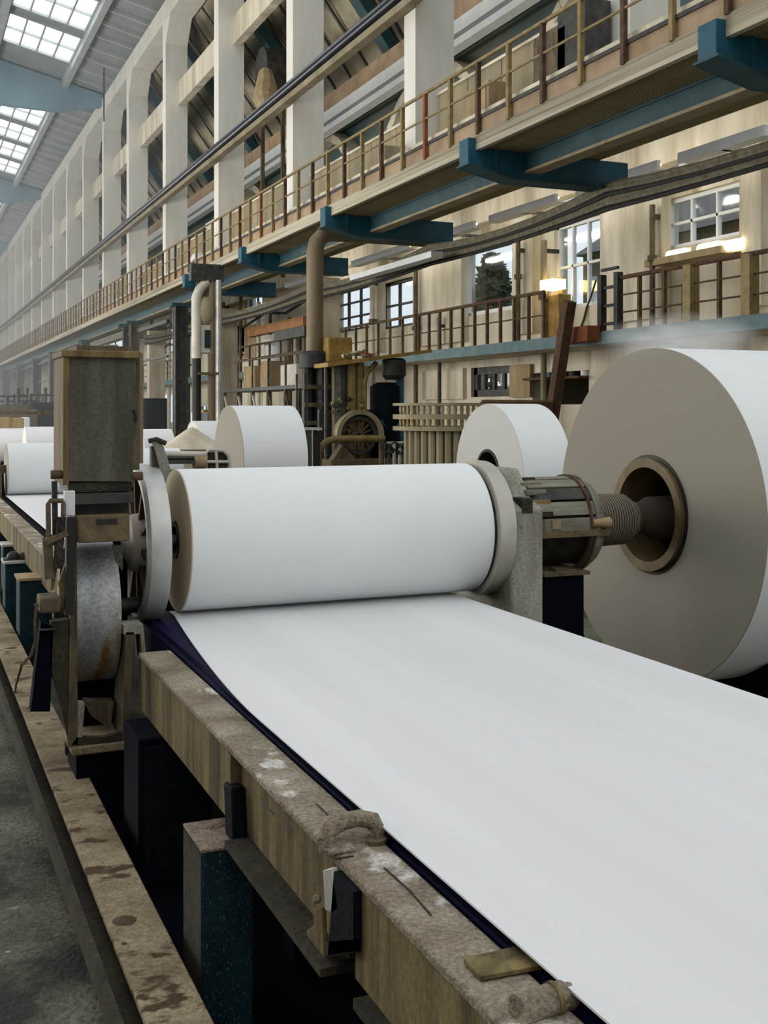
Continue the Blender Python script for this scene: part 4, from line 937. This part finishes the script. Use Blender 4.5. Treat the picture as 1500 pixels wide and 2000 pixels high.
# clip hanging on the beam side
q = at_x(625, 1750, BX0 - .02)
cp = thing('hanging_latch', 'pale worn latch hanging on the side of the beam', 'latch', (q.x, q.y, ZB0 - .12))
def sx(px, py, X=BX0 - .02): return at_x(px, py, X)
build('tongue', MB().prism([sx(630, 1700), sx(648, 1694), sx(660, 1775), sx(650, 1785), sx(634, 1778)], (.02, 0, 0)), 'galvanized', cp, bevel=.004)
build('blade', MB().prism([sx(612, 1775), sx(628, 1772), sx(632, 1880), sx(622, 1892), sx(606, 1860), sx(598, 1818), sx(612, 1806)], (.016, 0, 0)), 'beam_side', cp, bevel=.004)
build('knob', MB().ball(tuple(sx(619, 1756, BX0 - .025)), .014, 14, 10), 'beam_top', cp)
build('backing_block', MB().prism([sx(652, 1702), sx(690, 1742), sx(690, 1860), sx(640, 1870)], (.07, 0, 0)), 'machine_dark', cp)
build('drip_bar', MB().prism([sx(632, 1840), sx(690, 1835), sx(690, 1858), sx(636, 1866)], (.02, 0, 0)), 'rail_side', cp)
# cover plate near the front
P = [top_pt(905, 1880, ZB1 + .004), top_pt(938, 1917, ZB1 + .004), top_pt(1072, 1892, ZB1 + .004), top_pt(1005, 1857, ZB1 + .004)]
tag(build('cover_plate', MB().prism(P, (0, 0, .012)), 'beam_side', bevel=.002), 'flat square cover plate lying on the beam top', 'plate')
# bandaged roll of cloth near the bottom corner
a, b_ = top_pt(1010, 1975, ZB1 + .02), top_pt(1100, 1945, ZB1 + .02)
rg = thing('clamp_sleeve', 'bulky wrapped clamp sleeve at the near end of the beam', 'clamp', (a.x, a.y, ZB1))
slv = build('sleeve', MB().tube([a, a.lerp(b_, .8), b_], [.034, .035, .033], 16), 'beam_top', rg)
build('strap', MB().tube([a.lerp(b_, .72), a.lerp(b_, .82)], [.038, .038], 16), 'beam_side', slv)
build('knuckle', MB().ball(tuple(b_ + Vector((.012, 0, -.004))), .03, 14, 10), 'beam_top', rg)
# rubber block and post
q0 = top_pt(395, 1660, H - 1.679)
PX0, PX1 = 1.05, 1.25; PYF = q0.y; PZ = H - 1.679
r = thing('support_post', 'dark teal speckled steel post with dusty top under the side beam', 'post', (1.15, PYF + .15, 0))
build('post_shaft', MB().box((PX0, PYF, 0), (PX1, PYF + .3, PZ - .012)), 'machine_teal', r, bevel=.006)
build('side_skin', MB().box((PX0 - .004, PYF + .004, 0), (PX0, PYF + .296, PZ - .02)), 'rail_side', r)
build('dusty_cap', MB().box((PX0 - .004, PYF - .004, PZ - .014), (PX1 + .004, PYF + .304, PZ)), 'dusty_top', r, bevel=.004)
tag(build('rubber_block', MB().prism([(1.172, PYF - .0, PZ), (1.172, PYF + .12, PZ), (1.172, PYF + .15, PZ + .2), (1.172, PYF + .03, PZ + .21)], (.056, 0, 0)), 'machine_dark', bevel=.01), 'black rubber wedge on the post top against the beam', 'wedge')
tag(build('dust_heap', MB().ball((1.15, PYF + .22, PZ), .03, 12, 8, (1.6, 1, .5)), 'dusty_top'), 'small heap of crumbs on the post top', 'dust', kind='stuff')
# back posts and cabinets of the next machine
for i, (px0, px1, yt, yy, m_) in enumerate(((6, 34, 1068, 14.0, 'machine_teal'), (10, 66, 1102, 12.5, 'machine_teal'), (38, 100, 1135, 11.0, 'machine_teal'))):
    a, c = at_y(px0, yt, yy), at_y(px1, yt, yy)
    r = thing('teal_cabinet', ['dark teal cabinet at the photo edge under the rear beam', 'teal cabinet with black fittings under the rear beam', 'low teal cabinet with a wooden lid behind the brake wheel'][i], 'cabinet', ((a.x + c.x) / 2, yy + .2, 0), 'teal cabinets under the rear beam')
    build('body', MB().box((a.x, yy, 0), (c.x, yy + .35, a.z)), m_, r, bevel=.01)
    build('lid', MB().box((a.x - .015, yy - .02, a.z), (c.x + .015, yy + .36, a.z + .025)), 'wood_crate' if i == 2 else 'galvanized', r)
a = at_y(28, 1092, 12.5)
tag(build('black_fitting', MB().ball((a.x, 12.65, a.z), .07, 10, 8).ball((a.x + .1, 12.65, a.z - .01), .06, 10, 8).box((a.x - .1, 12.58, a.z - .06), (a.x + .2, 12.72, a.z - .01)), 'black'), 'lumpy black fitting on top of the teal cabinet', 'fitting')
# the next machine's beam, sheet, roll stands
r = thing('side_beam', 'tan side beam of the next machine sloping into the hall', 'beam', (1.27, 11, ZB0))
build('top_plate', MB().box((BX0, 8.0, ZB1 - .03), (BX1, 18.5, ZB1)), 'beam_top', r, bevel=.01)
build('web_panel', MB().box((BX0 + .01, 8.0, ZB0), (BX1 - .02, 18.5, ZB1 - .03)), 'beam_side', r)
for y in (8.6, 16.0): build('leg', MB().box((1.2, y, 0), (1.34, y + .15, ZB0)), 'machine_teal', r)
tag(build('paper_sheet', MB().hexa([(1.46, 8.3, ZS - .05), (3.2, 8.3, ZS - .05), (3.2, YB2, Z2 - R2 - .005), (1.46, YB2, Z2 - R2 - .005)], [(1.46, 8.3, ZS - .045), (3.2, 8.3, ZS - .045), (3.2, YB2, Z2 - R2), (1.46, YB2, Z2 - R2)]), 'web_paper'), 'white paper sheet of the next machine behind the olive housing', 'paper sheet')
r = thing('conveyor_bed', 'dark navy bed under the next machine\'s sheet', 'conveyor', (2.4, 13, 0))
build('table', MB().box((1.38, 8.2, ZS - .2), (3.25, YB2 + .2, ZS - .08)), 'navy', r)
for y in (9, 16): 
    for x in (1.5, 3.1): build('leg', MB().box((x - .07, y, 0), (x + .07, y + .14, ZS - .2)), 'navy', r)
a = at_y(0, 905, YB2 - .05)
tag(build('roll_stand', MB().box((p.x * 0 + 1.30, YB2 - .2, 0), (1.40, YB2 + .2, Z2 - .05)).box((1.30, YB2 - .08, Z2 - .06), (1.55, YB2 + .08, Z2 + .06)), 'grimy_iron'), 'dark stand holding the next machine\'s roll', 'stand')

# lower long rail
RX0, RX1, ZR = .766, .982, H - 2.1
r = thing('floor_rail', 'stained tan rail running along the floor beside the pit', 'rail', (.87, 10, 0))
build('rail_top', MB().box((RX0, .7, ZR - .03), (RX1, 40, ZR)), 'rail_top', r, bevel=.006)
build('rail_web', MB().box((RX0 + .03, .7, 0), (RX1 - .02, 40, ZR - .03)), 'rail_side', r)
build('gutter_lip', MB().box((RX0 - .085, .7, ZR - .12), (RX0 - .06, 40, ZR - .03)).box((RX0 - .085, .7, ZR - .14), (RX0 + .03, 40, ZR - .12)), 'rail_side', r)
for i, (px, py, rr) in enumerate(((211, 1702, .028), (243, 1798, .05), (242, 1843, .012), (76, 1413, .02))):
    q = top_pt(px, py, ZR); build('bolt_hole', MB().lathe([(0, 0), (0, rr), (.002, rr * .8), (.002, 0)], tuple(q), 'Z', 20, False), ['rust', 'rust', 'grease', 'black'][i], r)
# dark machine cabinets in the pit between rail and conveyor
r = thing('pit_cabinet', 'black machine cabinet in the dark pit behind the post', 'cabinet', (1.3, 5.9, 0))
a, c = at_y(270, 1445, 5.6), at_y(330, 1445, 5.6)
build('body', MB().box((a.x, 5.6, 0), (1.45, 6.0, a.z)), 'navy', r, bevel=.01)
build('panel', MB().box((a.x + .03, 5.58, .05), (1.42, 5.6, a.z - .04)), 'machine_dark', r)
struct('floor_pit', MB().box((RX1 - .02, .5, .002), (4.5, 8, .012)), 'navy', label='oily dark floor pit under the machine', cat='pit')  # thin dark sheet laid on the floor; shade put into its colour

# ---- left pedestal with brake wheel
YF = 6.55
def pf(px, py, Y=YF): return at_y(px, py, Y)
a, c = pf(130, 940), pf(262, 700)
PXa, PXb = a.x, c.x
r = thing('pedestal_housing', 'tall olive-grey steel housing on the left of the roll', 'housing', ((PXa + PXb) / 2, YF + .2, 0))
zb_, zt_ = a.z, c.z
fpl = build('face_plate', MB().prism([(PXa, YF, zb_), (PXb - .01, YF, zb_ - .01), (PXb + .012, YF, zt_), (PXa - .0, YF, zt_)], (0, .03, 0)), 'housing', r)
build('box', MB().box((PXa, YF + .03, zb_), (PXb, YF + .42, zt_ - .01)), 'housing', r)
build('edge_strip', MB().box((PXa - .02, YF - .015, zb_ - .02), (PXa + .012, YF + .42, zt_ + .01)), 'housing_edge', r, bevel=.004)
build('side_strip', MB().box((PXb + .0, YF + .1, zb_ + .05), (PXb + .05, YF + .4, zt_ + .02)), 'grimy_iron', r)
build('top_lip', MB().box((PXa - .03, YF - .03, zt_), (PXb + .035, YF + .44, zt_ + .04)), 'housing_edge', r, bevel=.006)
build('cover_lid', MB().box((PXa + .06, YF + .03, zt_ + .04), (PXb + .0, YF + .4, zt_ + .07)), 'grimy_iron', r)
for px, py in ((110, 927), (268, 930)): build('bolt', MB().lathe([(-.03, 0), (-.03, .025), (.03, .025), (.03, 0)], tuple(pf(px, py, YF + .02)), 'X', 12, False), 'rust', r)
build('hook', MB().tube([pf(262, 800), pf(266, 812), pf(266, 825)], .012, 8), 'black', fpl)
build('pole', MB().tube([pf(270, 905, YF + .3), pf(270, 690, YF + .3)], .03, 10), 'brown_pipe', r)
# mechanism under the housing
build('grease_beam', MB().box((PXa + .01, YF + .02, pf(150, 962).z), (PXb - .01, YF + .4, zb_ - .01)), 'grease', r)
build('steel_beam', MB().box((PXa + .03, YF - .01, pf(150, 985).z), (PXb + .0, YF + .38, pf(150, 964).z)), 'dark_steel', r)
build('dark_gap', MB().box((PXa + .05, YF + .06, pf(150, 1010).z), (PXb - .02, YF + .36, pf(150, 986).z)), 'black', r)  # solid black box standing in for the shade between beam and block
bl0, bl1 = pf(150, 1060), pf(252, 1003)
bbk = build('brown_block', MB().box((bl0.x, YF - .03, bl0.z), (bl1.x, YF + .36, bl1.z)), 'brown_block', r, bevel=.008)
build('slot', MB().box((pf(187, 1024).x, YF - .034, pf(187, 1024).z), (pf(227, 1012).x, YF - .028, pf(227, 1012).z)), 'black', bbk)
build('white_tab', MB().box((pf(126, 1008).x, YF - .02, pf(126, 1008).z), (pf(146, 958).x, YF + .06, pf(146, 958).z)), 'white_metal', r, bevel=.006)
build('leg', MB().prism([pf(132, 1460), pf(152, 1460), pf(150, 1010), pf(140, 1010)], (0, .05, 0)), 'grimy_iron', r)
build('side_plate', MB().prism([pf(98, 1300), pf(132, 1440), pf(134, 1210), pf(100, 1215)], (0, .08, 0)), 'rail_side', r)
build('channel', MB().prism([pf(238, 1460), pf(250, 1460), pf(262, 1235), pf(246, 1235)], (0, .3, 0)), 'grimy_iron', r)
build('support_bracket', MB().prism([pf(242, 1222), pf(280, 1220), pf(286, 1290), pf(279, 1290), pf(274, 1238), pf(242, 1240)], (0, .16, 0)), 'casting', r)
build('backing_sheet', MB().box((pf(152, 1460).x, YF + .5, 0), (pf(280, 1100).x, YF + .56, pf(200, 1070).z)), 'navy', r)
zsh = pf(200, 1452).z
build('base_shoe', MB().box((pf(140, 1400).x, YF - .02, zsh - .05), (pf(246, 1400).x, YF + .4, zsh)), 'rail_top', r, bevel=.01)
build('plinth', MB().box((pf(150, 1400).x, YF + .02, .012), (pf(240, 1400).x, YF + .38, zsh - .05)), 'navy', r)
build('shoe_lip', MB().prism([pf(140, 1455), pf(240, 1453), pf(238, 1430), pf(200, 1440), pf(150, 1440)], (0, .04, 0)), 'rail_side', r)
build('strut', MB().prism([pf(152, 1440), pf(160, 1440), pf(166, 1376), pf(152, 1376)], (0, .1, 0)), 'casting', r)
build('strut', MB().prism([pf(180, 1400, YF + .2), pf(216, 1425, YF + .2), pf(222, 1370, YF + .2), pf(165, 1370, YF + .2)], (0, .1, 0)), 'grimy_iron', r)
# brake wheel
w0, w1 = pf(152, 1217, YF + .0), pf(240, 1217, YF + .0)
RWH = .43; yw = YF + RWH + .04; zw = H - (1217 - 800) * (w0.x * SN + YF * CS) / F
bw = thing('brake_drum', 'worn grey brake wheel seen edge-on under the housing', 'wheel', ((w0.x + w1.x) / 2, yw, zw - RWH))
build('rim', MB().lathe([(0, RWH), (w1.x - w0.x, RWH), (w1.x - w0.x, RWH - .05), (0, RWH - .05)], (w0.x, yw, zw), 'X', 72), 'worn_steel', bw)
build('disc', MB().lathe([(.05, 0), (.05, RWH - .05), (.16, RWH - .05), (.16, 0)], (w0.x, yw, zw), 'X', 48, False), 'dark_steel', bw)
build('axle', MB().tube([(w0.x - .08, yw, zw), (1.34, yw, zw)], .05, 16), 'dark_steel', bw)
build('moss_pad', MB().prism([pf(222, 1066, YF - .02), pf(240, 1066, YF - .02), pf(240, 1115, YF - .02), pf(228, 1098, YF - .02)], (0, .06, 0)), 'mesh_green', bw)
# clutter on the left of the pedestal
lv = thing('brake_lever', 'tangle of dark brake levers and clips left of the wheel', 'lever', (pf(110, 1200).x, YF - .05, ZR))
build('clip_frame', MB().tube([pf(95, 1055, YF - .06), pf(94, 985, YF - .06), pf(98, 978, YF - .06), pf(122, 978, YF - .06), pf(124, 985, YF - .06), pf(123, 1050, YF - .06)], .014, 8), 'grimy_iron', lv)
build('bar', MB().bar(pf(106, 940, YF - .04), pf(108, 1060, YF - .04), .03, .03), 'grease', lv)
build('bar', MB().bar(pf(120, 1010, YF - .08), pf(112, 1110, YF - .08), .045, .03), 'grease', lv)
build('arm', MB().bar(pf(88, 1060, YF - .1), pf(132, 1040, YF - .1), .03, .03), 'grimy_iron', lv)
build('arm', MB().bar(pf(92, 1050, YF - .05), pf(96, 1130, YF - .05), .05, .05), 'grimy_iron', lv)
build('body', MB().bar(pf(138, 1010, YF - .06), pf(134, 1200, YF - .06), .045, .06), 'black', lv)
build('wing', MB().prism([pf(112, 1108, YF - .05), pf(106, 1150, YF - .05), pf(98, 1155, YF - .05), pf(102, 1112, YF - .05)], (0, .03, 0)), 'housing_edge', lv)
build('wing', MB().prism([pf(130, 1095, YF - .05), pf(134, 1120, YF - .05), pf(124, 1190, YF - .05), pf(114, 1140, YF - .05)], (0, .03, 0)), 'housing_edge', lv)
build('clamp', MB().box(tuple(pf(78, 1200, YF - .1)), (pf(114, 1160).x, YF + .08, pf(114, 1160).z)), 'grimy_iron', lv, bevel=.012)
build('bucket', MB().lathe([(0, .05), (.0, .0), (.14, .0), (.14, .075)], tuple(pf(92, 1228, YF - .02)), 'Z', 16, False), 'rail_side', lv)
build('support', MB().prism([pf(60, 1390, YF), pf(98, 1390, YF), pf(104, 1225, YF), pf(80, 1215, YF)], (0, .1, 0)), 'navy', lv)
tag(build('brown_cable', MB().tube([pf(72, 1180, YF - .14), pf(68, 1215, YF - .15), pf(70, 1250, YF - .15), pf(60, 1280, YF - .15), pf(42, 1300, YF - .2), top_pt(32, 1335, ZR + .03), top_pt(29, 1352, ZR + .006)], .008, 8), 'rust'), 'thin brown cable looping down from the brake levers', 'cable')

# ---- spoked flange wheel beside the roll
XF0, XF1, RF = 1.33, 1.47, .485
fw = thing('flange_wheel', 'large spoked flange wheel with bright rim beside the roll', 'wheel', (1.4, YA, ZA - RF))
o = (XF0, YA, ZA)
frm = build('rim', MB().lathe([(0, RF - .025), (0, RF - .06), (.14, RF - .06), (.14, RF), (.07, RF + .006), (.02, RF)], o, 'X', 96), 'galvanized', fw, origin=o)
build('disc', MB().lathe([(.08, 0), (.08, RF - .06), (.11, RF - .06), (.11, 0)], o, 'X', 72, False), 'wood_crate', fw, origin=o)
for k in range(10):
    an = 2 * math.pi * k / 10 + .2; build('spoke', MB().bar((XF0 + .05, YA + .08 * math.cos(an), ZA + .08 * math.sin(an)), (XF0 + .05, YA + (RF - .06) * math.cos(an), ZA + (RF - .06) * math.sin(an)), .035, .07, (1, 0, 0)), 'rust', frm)
build('hub', MB().lathe([(-.1, 0), (-.09, .08), (-.03, .17), (.08, .2), (.08, 0)], o, 'X', 40, False), 'casting_pale', fw, origin=o)
build('axle', MB().tube([(1.0, YA, ZA), (XL + .03, YA, ZA)], .04, 16), 'dark_steel', fw)
m = MB().prism([at_y(299, 866, 7.0), at_y(310, 862, 7.0), at_y(320, 872, 7.0), at_y(334, 918, 7.0), at_y(322, 945, 7.0), at_y(312, 915, 7.0)], (0, .05, 0))
bp_ = thing('bracket_plate', 'pale pointed bracket plate above the flange wheel', 'bracket', (at_y(315, 900, 7).x, 7.0, at_y(315, 945, 7).z))
build('plate', m, 'casting', bp_, bevel=.004)
build('post', MB().prism([at_y(296, 918, 7.02), at_y(310, 918, 7.02), at_y(310, 870, 7.02), at_y(296, 872, 7.02)], (0, .06, 0)), 'housing', bp_)
build('fork', MB().tube([at_y(290, 862, 7.0), at_y(305, 858, 7.0), at_y(324, 866, 7.0)], .016, 8), 'grease', bp_)
build('foot', MB().prism([at_y(280, 985, 7.05), at_y(312, 985, 7.05), at_y(314, 915, 7.05), at_y(292, 915, 7.05)], (0, .04, 0)), 'casting', bp_)

# ---- right bearing casting, motor and shaft
cs_ = thing('bearing_casting', 'rough grey cast bearing block on the right of the roll', 'casting', (3.95, YA, 0))
CX0, CX1 = 3.82, 4.07; CYF = 6.72
zc1, zc0 = H - .68, H - .42
build('block', MB().prism([(CX0, CYF, 0), (CX0, CYF, zc1), (CX0, CYF + .16, zc1 + .06), (CX0, CYF + .34, zc0), (CX0, YA + .2, zc0), (CX0, YA + .45, zc1), (CX0, YA + .45, 0)], (CX1 - CX0, 0, 0)), 'casting', cs_, bevel=.02)
build('face_ring', MB().lathe([(0, RM + .035), (0, .12), (.13, .12), (.13, RM + .02)], (XR_ + .03, YA, ZA), 'X', 96), 'casting_pale', cs_, origin=(XR_, YA, ZA))
build('dark_gap', MB().lathe([(0, RM - .02), (0, .1), (.035, .1), (.035, RM - .02)], (XR_ - .002, YA, ZA), 'X', 64), 'black', cs_)  # black ring filling the space behind the roll, painted as its shade
for (py0, py1) in ((990, 1032), (1050, 1090)):
    a = at_x(985, py0, CX0 - .002); c = at_x(1000, py1, CX0 - .002); build('slot', MB().box((CX0 - .004, c.y, c.z), (CX0 + .01, a.y, a.z)), 'machine_dark', cs_)
build('notch', MB().box((CX1 - .17, CYF - .005, zc1 - .03), (CX1 - .09, CYF + .2, zc1 + .07)), 'grease', cs_)
mt = thing('drive_motor', 'ribbed green-grey drive motor between bearing block and shaft', 'motor', (4.35, YA, ZA - .36))
MX0, MX1, MRAD = 4.07, 4.66, .345
for k in range(9):
    an = R(8 + k * 20); 
    build('rib', MB().lathe([(.0 if k % 2 else .05, MRAD), (MX1 - MX0 - .08, MRAD), (MX1 - MX0 - .08, MRAD - .045), (0, MRAD - .045)], (MX0, YA, ZA), 'X', 5, True, an, an + R(16.5)), 'motor' if k % 4 != 2 else 'dark_steel', mt)
build('drum', MB().lathe([(0, 0), (0, MRAD - .05), (MX1 - MX0 - .04, MRAD - .05), (MX1 - MX0 - .04, 0)], (MX0, YA, ZA), 'X', 48, False), 'grease', mt)
er = build('end_ring', MB().lathe([(0, MRAD + .012), (0, MRAD - .04), (.09, MRAD - .07), (.09, MRAD - .03), (.02, MRAD + .012)], (MX1 - .12, YA, ZA), 'X', 64), 'motor', mt)
build('band', MB().lathe([(0, MRAD + .014), (0, MRAD - .02), (.02, MRAD - .02), (.02, MRAD + .014)], (MX1 - .17, YA, ZA), 'X', 64), 'rust', er)
build('cross_bar', MB().box((MX0 - .0, YA - MRAD - .02, ZA - .06), (MX1 - .02, YA - MRAD + .06, ZA - .015)), 'brown_block', mt)
build('cross_bar', MB().box((MX0 + .1, YA - MRAD - .01, ZA - .0), (MX0 + .17, YA - MRAD + .06, ZA + .06)), 'wood_crate', mt)
build('plug', MB().tube([(MX1 - .16, YA - MRAD - .01, ZA + .03), (MX1 - .02, YA - MRAD - .01, ZA + .03)], [.025, .04], 12), 'wood_crate', mt)
build('valve', MB().tube([(4.2, YA - .3, ZA - .33), (4.42, YA - .3, ZA - .36)], .06, 12), 'grimy_iron', mt)
for k in range(5):
    an = R(100 + k * 16); build('clip', MB().box((MX0 - .04, YA + (MRAD - .03) * math.cos(an) - .03, ZA + (MRAD - .03) * math.sin(an)), (MX0 + .12, YA + (MRAD - .03) * math.cos(an) + .02, ZA + (MRAD - .03) * math.sin(an) + .035)), random.choice(['grease', 'motor', 'hub_brass']), mt)
sf = thing('wound_shaft', 'cord-wound shaft joining the motor to the giant roll core', 'shaft', (5, YA, ZA - .19))
build('winding', MB().lathe([(0, 0), (0, .17), (.03, .2), (.36, .19), (.42, .15), (.46, .13), (.46, 0)], (MX1 - .03, YA, ZA + .01), 'X', 48, False), 'winding', sf)
build('neck', MB().lathe([(0, 0), (0, .115), (.1, .125), (.16, .16), (1.0, .17), (1.0, 0)], (MX1 + .42, YA, ZA + .01), 'X', 40, False), 'core_dark', sf)
sd = thing('motor_stand', 'navy steel stand under the drive motor', 'stand', (4.3, YA, 0))
build('box', MB().box((4.09, 6.75, 0), (4.42, YA + .3, H - 1.16)), 'navy', sd, bevel=.01)
build('top_plate', MB().box((4.08, 6.72, H - 1.16), (4.45, YA + .3, ZA - MRAD + .045)), 'grimy_iron', sd)
build('side_fin', MB().prism([(4.42, 6.9, 0), (4.75, 6.9, 0), (4.42, 6.9, H - 1.3)], (0, .1, 0)), 'machine_teal', sd)
# slitter table in the background left of the mid roll
YT = 13.6
def pt(px, py): return at_y(px, py, YT)
r = thing('slitter_table', 'low slitting table with a roller behind the main roll', 'machine', (pt(385, 900).x, YT, 0))
build('frame', MB().box((pt(322, 912).x, YT - .3, 0), (pt(440, 912).x, YT + .3, pt(380, 918).z)), 'black', r)
build('rod', MB().tube([pt(322, 886), pt(402, 887)], .035, 10), 'pale_pipe', r)
build('rod', MB().tube([pt(326, 894), pt(402, 893)], .03, 10), 'dark_steel', r)
build('bar', MB().box((pt(325, 912).x, YT - .1, pt(325, 906).z), (pt(378, 900).x, YT + .1, pt(325, 899).z)), 'dark_steel', r)
build('roller', MB().tube([pt(378, 903), pt(402, 903)], .085, 14), 'wood_crate', r)
build('guard', MB().tube([pt(402, 916), pt(402, 885), pt(408, 878), pt(436, 880), pt(446, 890), pt(450, 914)], .022, 8).tube([pt(402, 902), pt(448, 902)], .02, 8).tube([pt(422, 880), pt(424, 914)], .02, 8), 'pale_pipe', r)
build('guard_fill', MB().box((pt(404, 912).x, YT + .02, 0.4), (pt(444, 912).x, YT + .3, pt(404, 884).z)), 'rail_side', r)
q = pt(345, 868)
tag(build('cone_heap', MB().lathe([(0, 0), (0, .5), (.05, .45), (.32, .06), (.34, 0)], (at_y(375, 868, 17.5).x, 17.5, at_y(375, 876, 17.5).z), 'Z', 24, False).box((at_y(350, 870, 17.5).x, 17.2, 0), (at_y(400, 870, 17.5).x, 17.8, at_y(375, 876, 17.5).z)), 'concrete'), 'pale cone-shaped heap on a block before the smaller roll', 'heap')

# ================================================================== AIR
vol_mat('haze', .0055, (.86, .93, 1, 1))
hz_ = build('haze', MB().box((.2, 40, .3), (XC + .3, YEND - 1, H + 17.2)), 'haze', smooth=False); tag(hz_, 'pale haze hanging in the far hall', 'haze', kind='stuff')
vol_mat('steam', 3.5, (1, 1, 1, 1), 2.2)
p = at_y(1320, 660, YA)
st = build('steam', MB().ball((0, 0, 0), 1.0, 20, 12), 'steam', origin=(0, 0, 0)); st.location = (p.x + .1, YA + .1, p.z - .02); st.scale = (.62, .7, .24)
tag(st, 'puff of steam drifting over the giant paper roll', 'steam', kind='stuff')

# ================================================================== LIGHT, CAMERA
w = bpy.data.worlds.new('World'); SC.world = w; w.use_nodes = True
bg = w.node_tree.nodes['Background']; bg.inputs[0].default_value = (.94, .975, 1.0, 1); bg.inputs[1].default_value = 1.32
def area(name, loc, rot, sx_, sy_, power, col=(1, 1, 1)):
    l = bpy.data.lights.new(name, 'AREA'); l.shape = 'RECTANGLE'; l.size = sx_; l.size_y = sy_; l.energy = power; l.color = col
    o = bpy.data.objects.new(name, l); COL.objects.link(o); o.location = loc; o.rotation_euler = rot; return o
area('window_daylight_near', (-11.8, 36, 5.4), (0, R(-90), 0), 8, 36, 5200, (1, .96, .88))  # added fill lamp out of view, brightens the wall under the walkway
area('window_daylight_far', (-11.8, 95, 5.4), (0, R(-90), 0), 8, 80, 6500, (1, .97, .92))  # second added fill lamp, for the far stretch of that wall
cam = bpy.data.cameras.new('Camera'); co = bpy.data.objects.new('Camera', cam); COL.objects.link(co)
co.location = (0, 0, H); co.rotation_euler = (R(90), 0, -YAW)
cam.sensor_fit = 'HORIZONTAL'; cam.sensor_width = 36; cam.lens = 36 * F / 1500; cam.shift_y = -200 / 1500; cam.clip_end = 500
SC.camera = co
SC.view_settings.view_transform = 'Standard'; SC.view_settings.look = 'None'; SC.view_settings.exposure = 0.0; SC.view_settings.gamma = 1.0
SC.view_settings.use_curve_mapping = False
SC.cycles.use_denoising = True
SC.cycles.max_bounces = 8; SC.cycles.diffuse_bounces = 5; SC.cycles.transparent_max_bounces = 12; SC.cycles.volume_bounces = 1
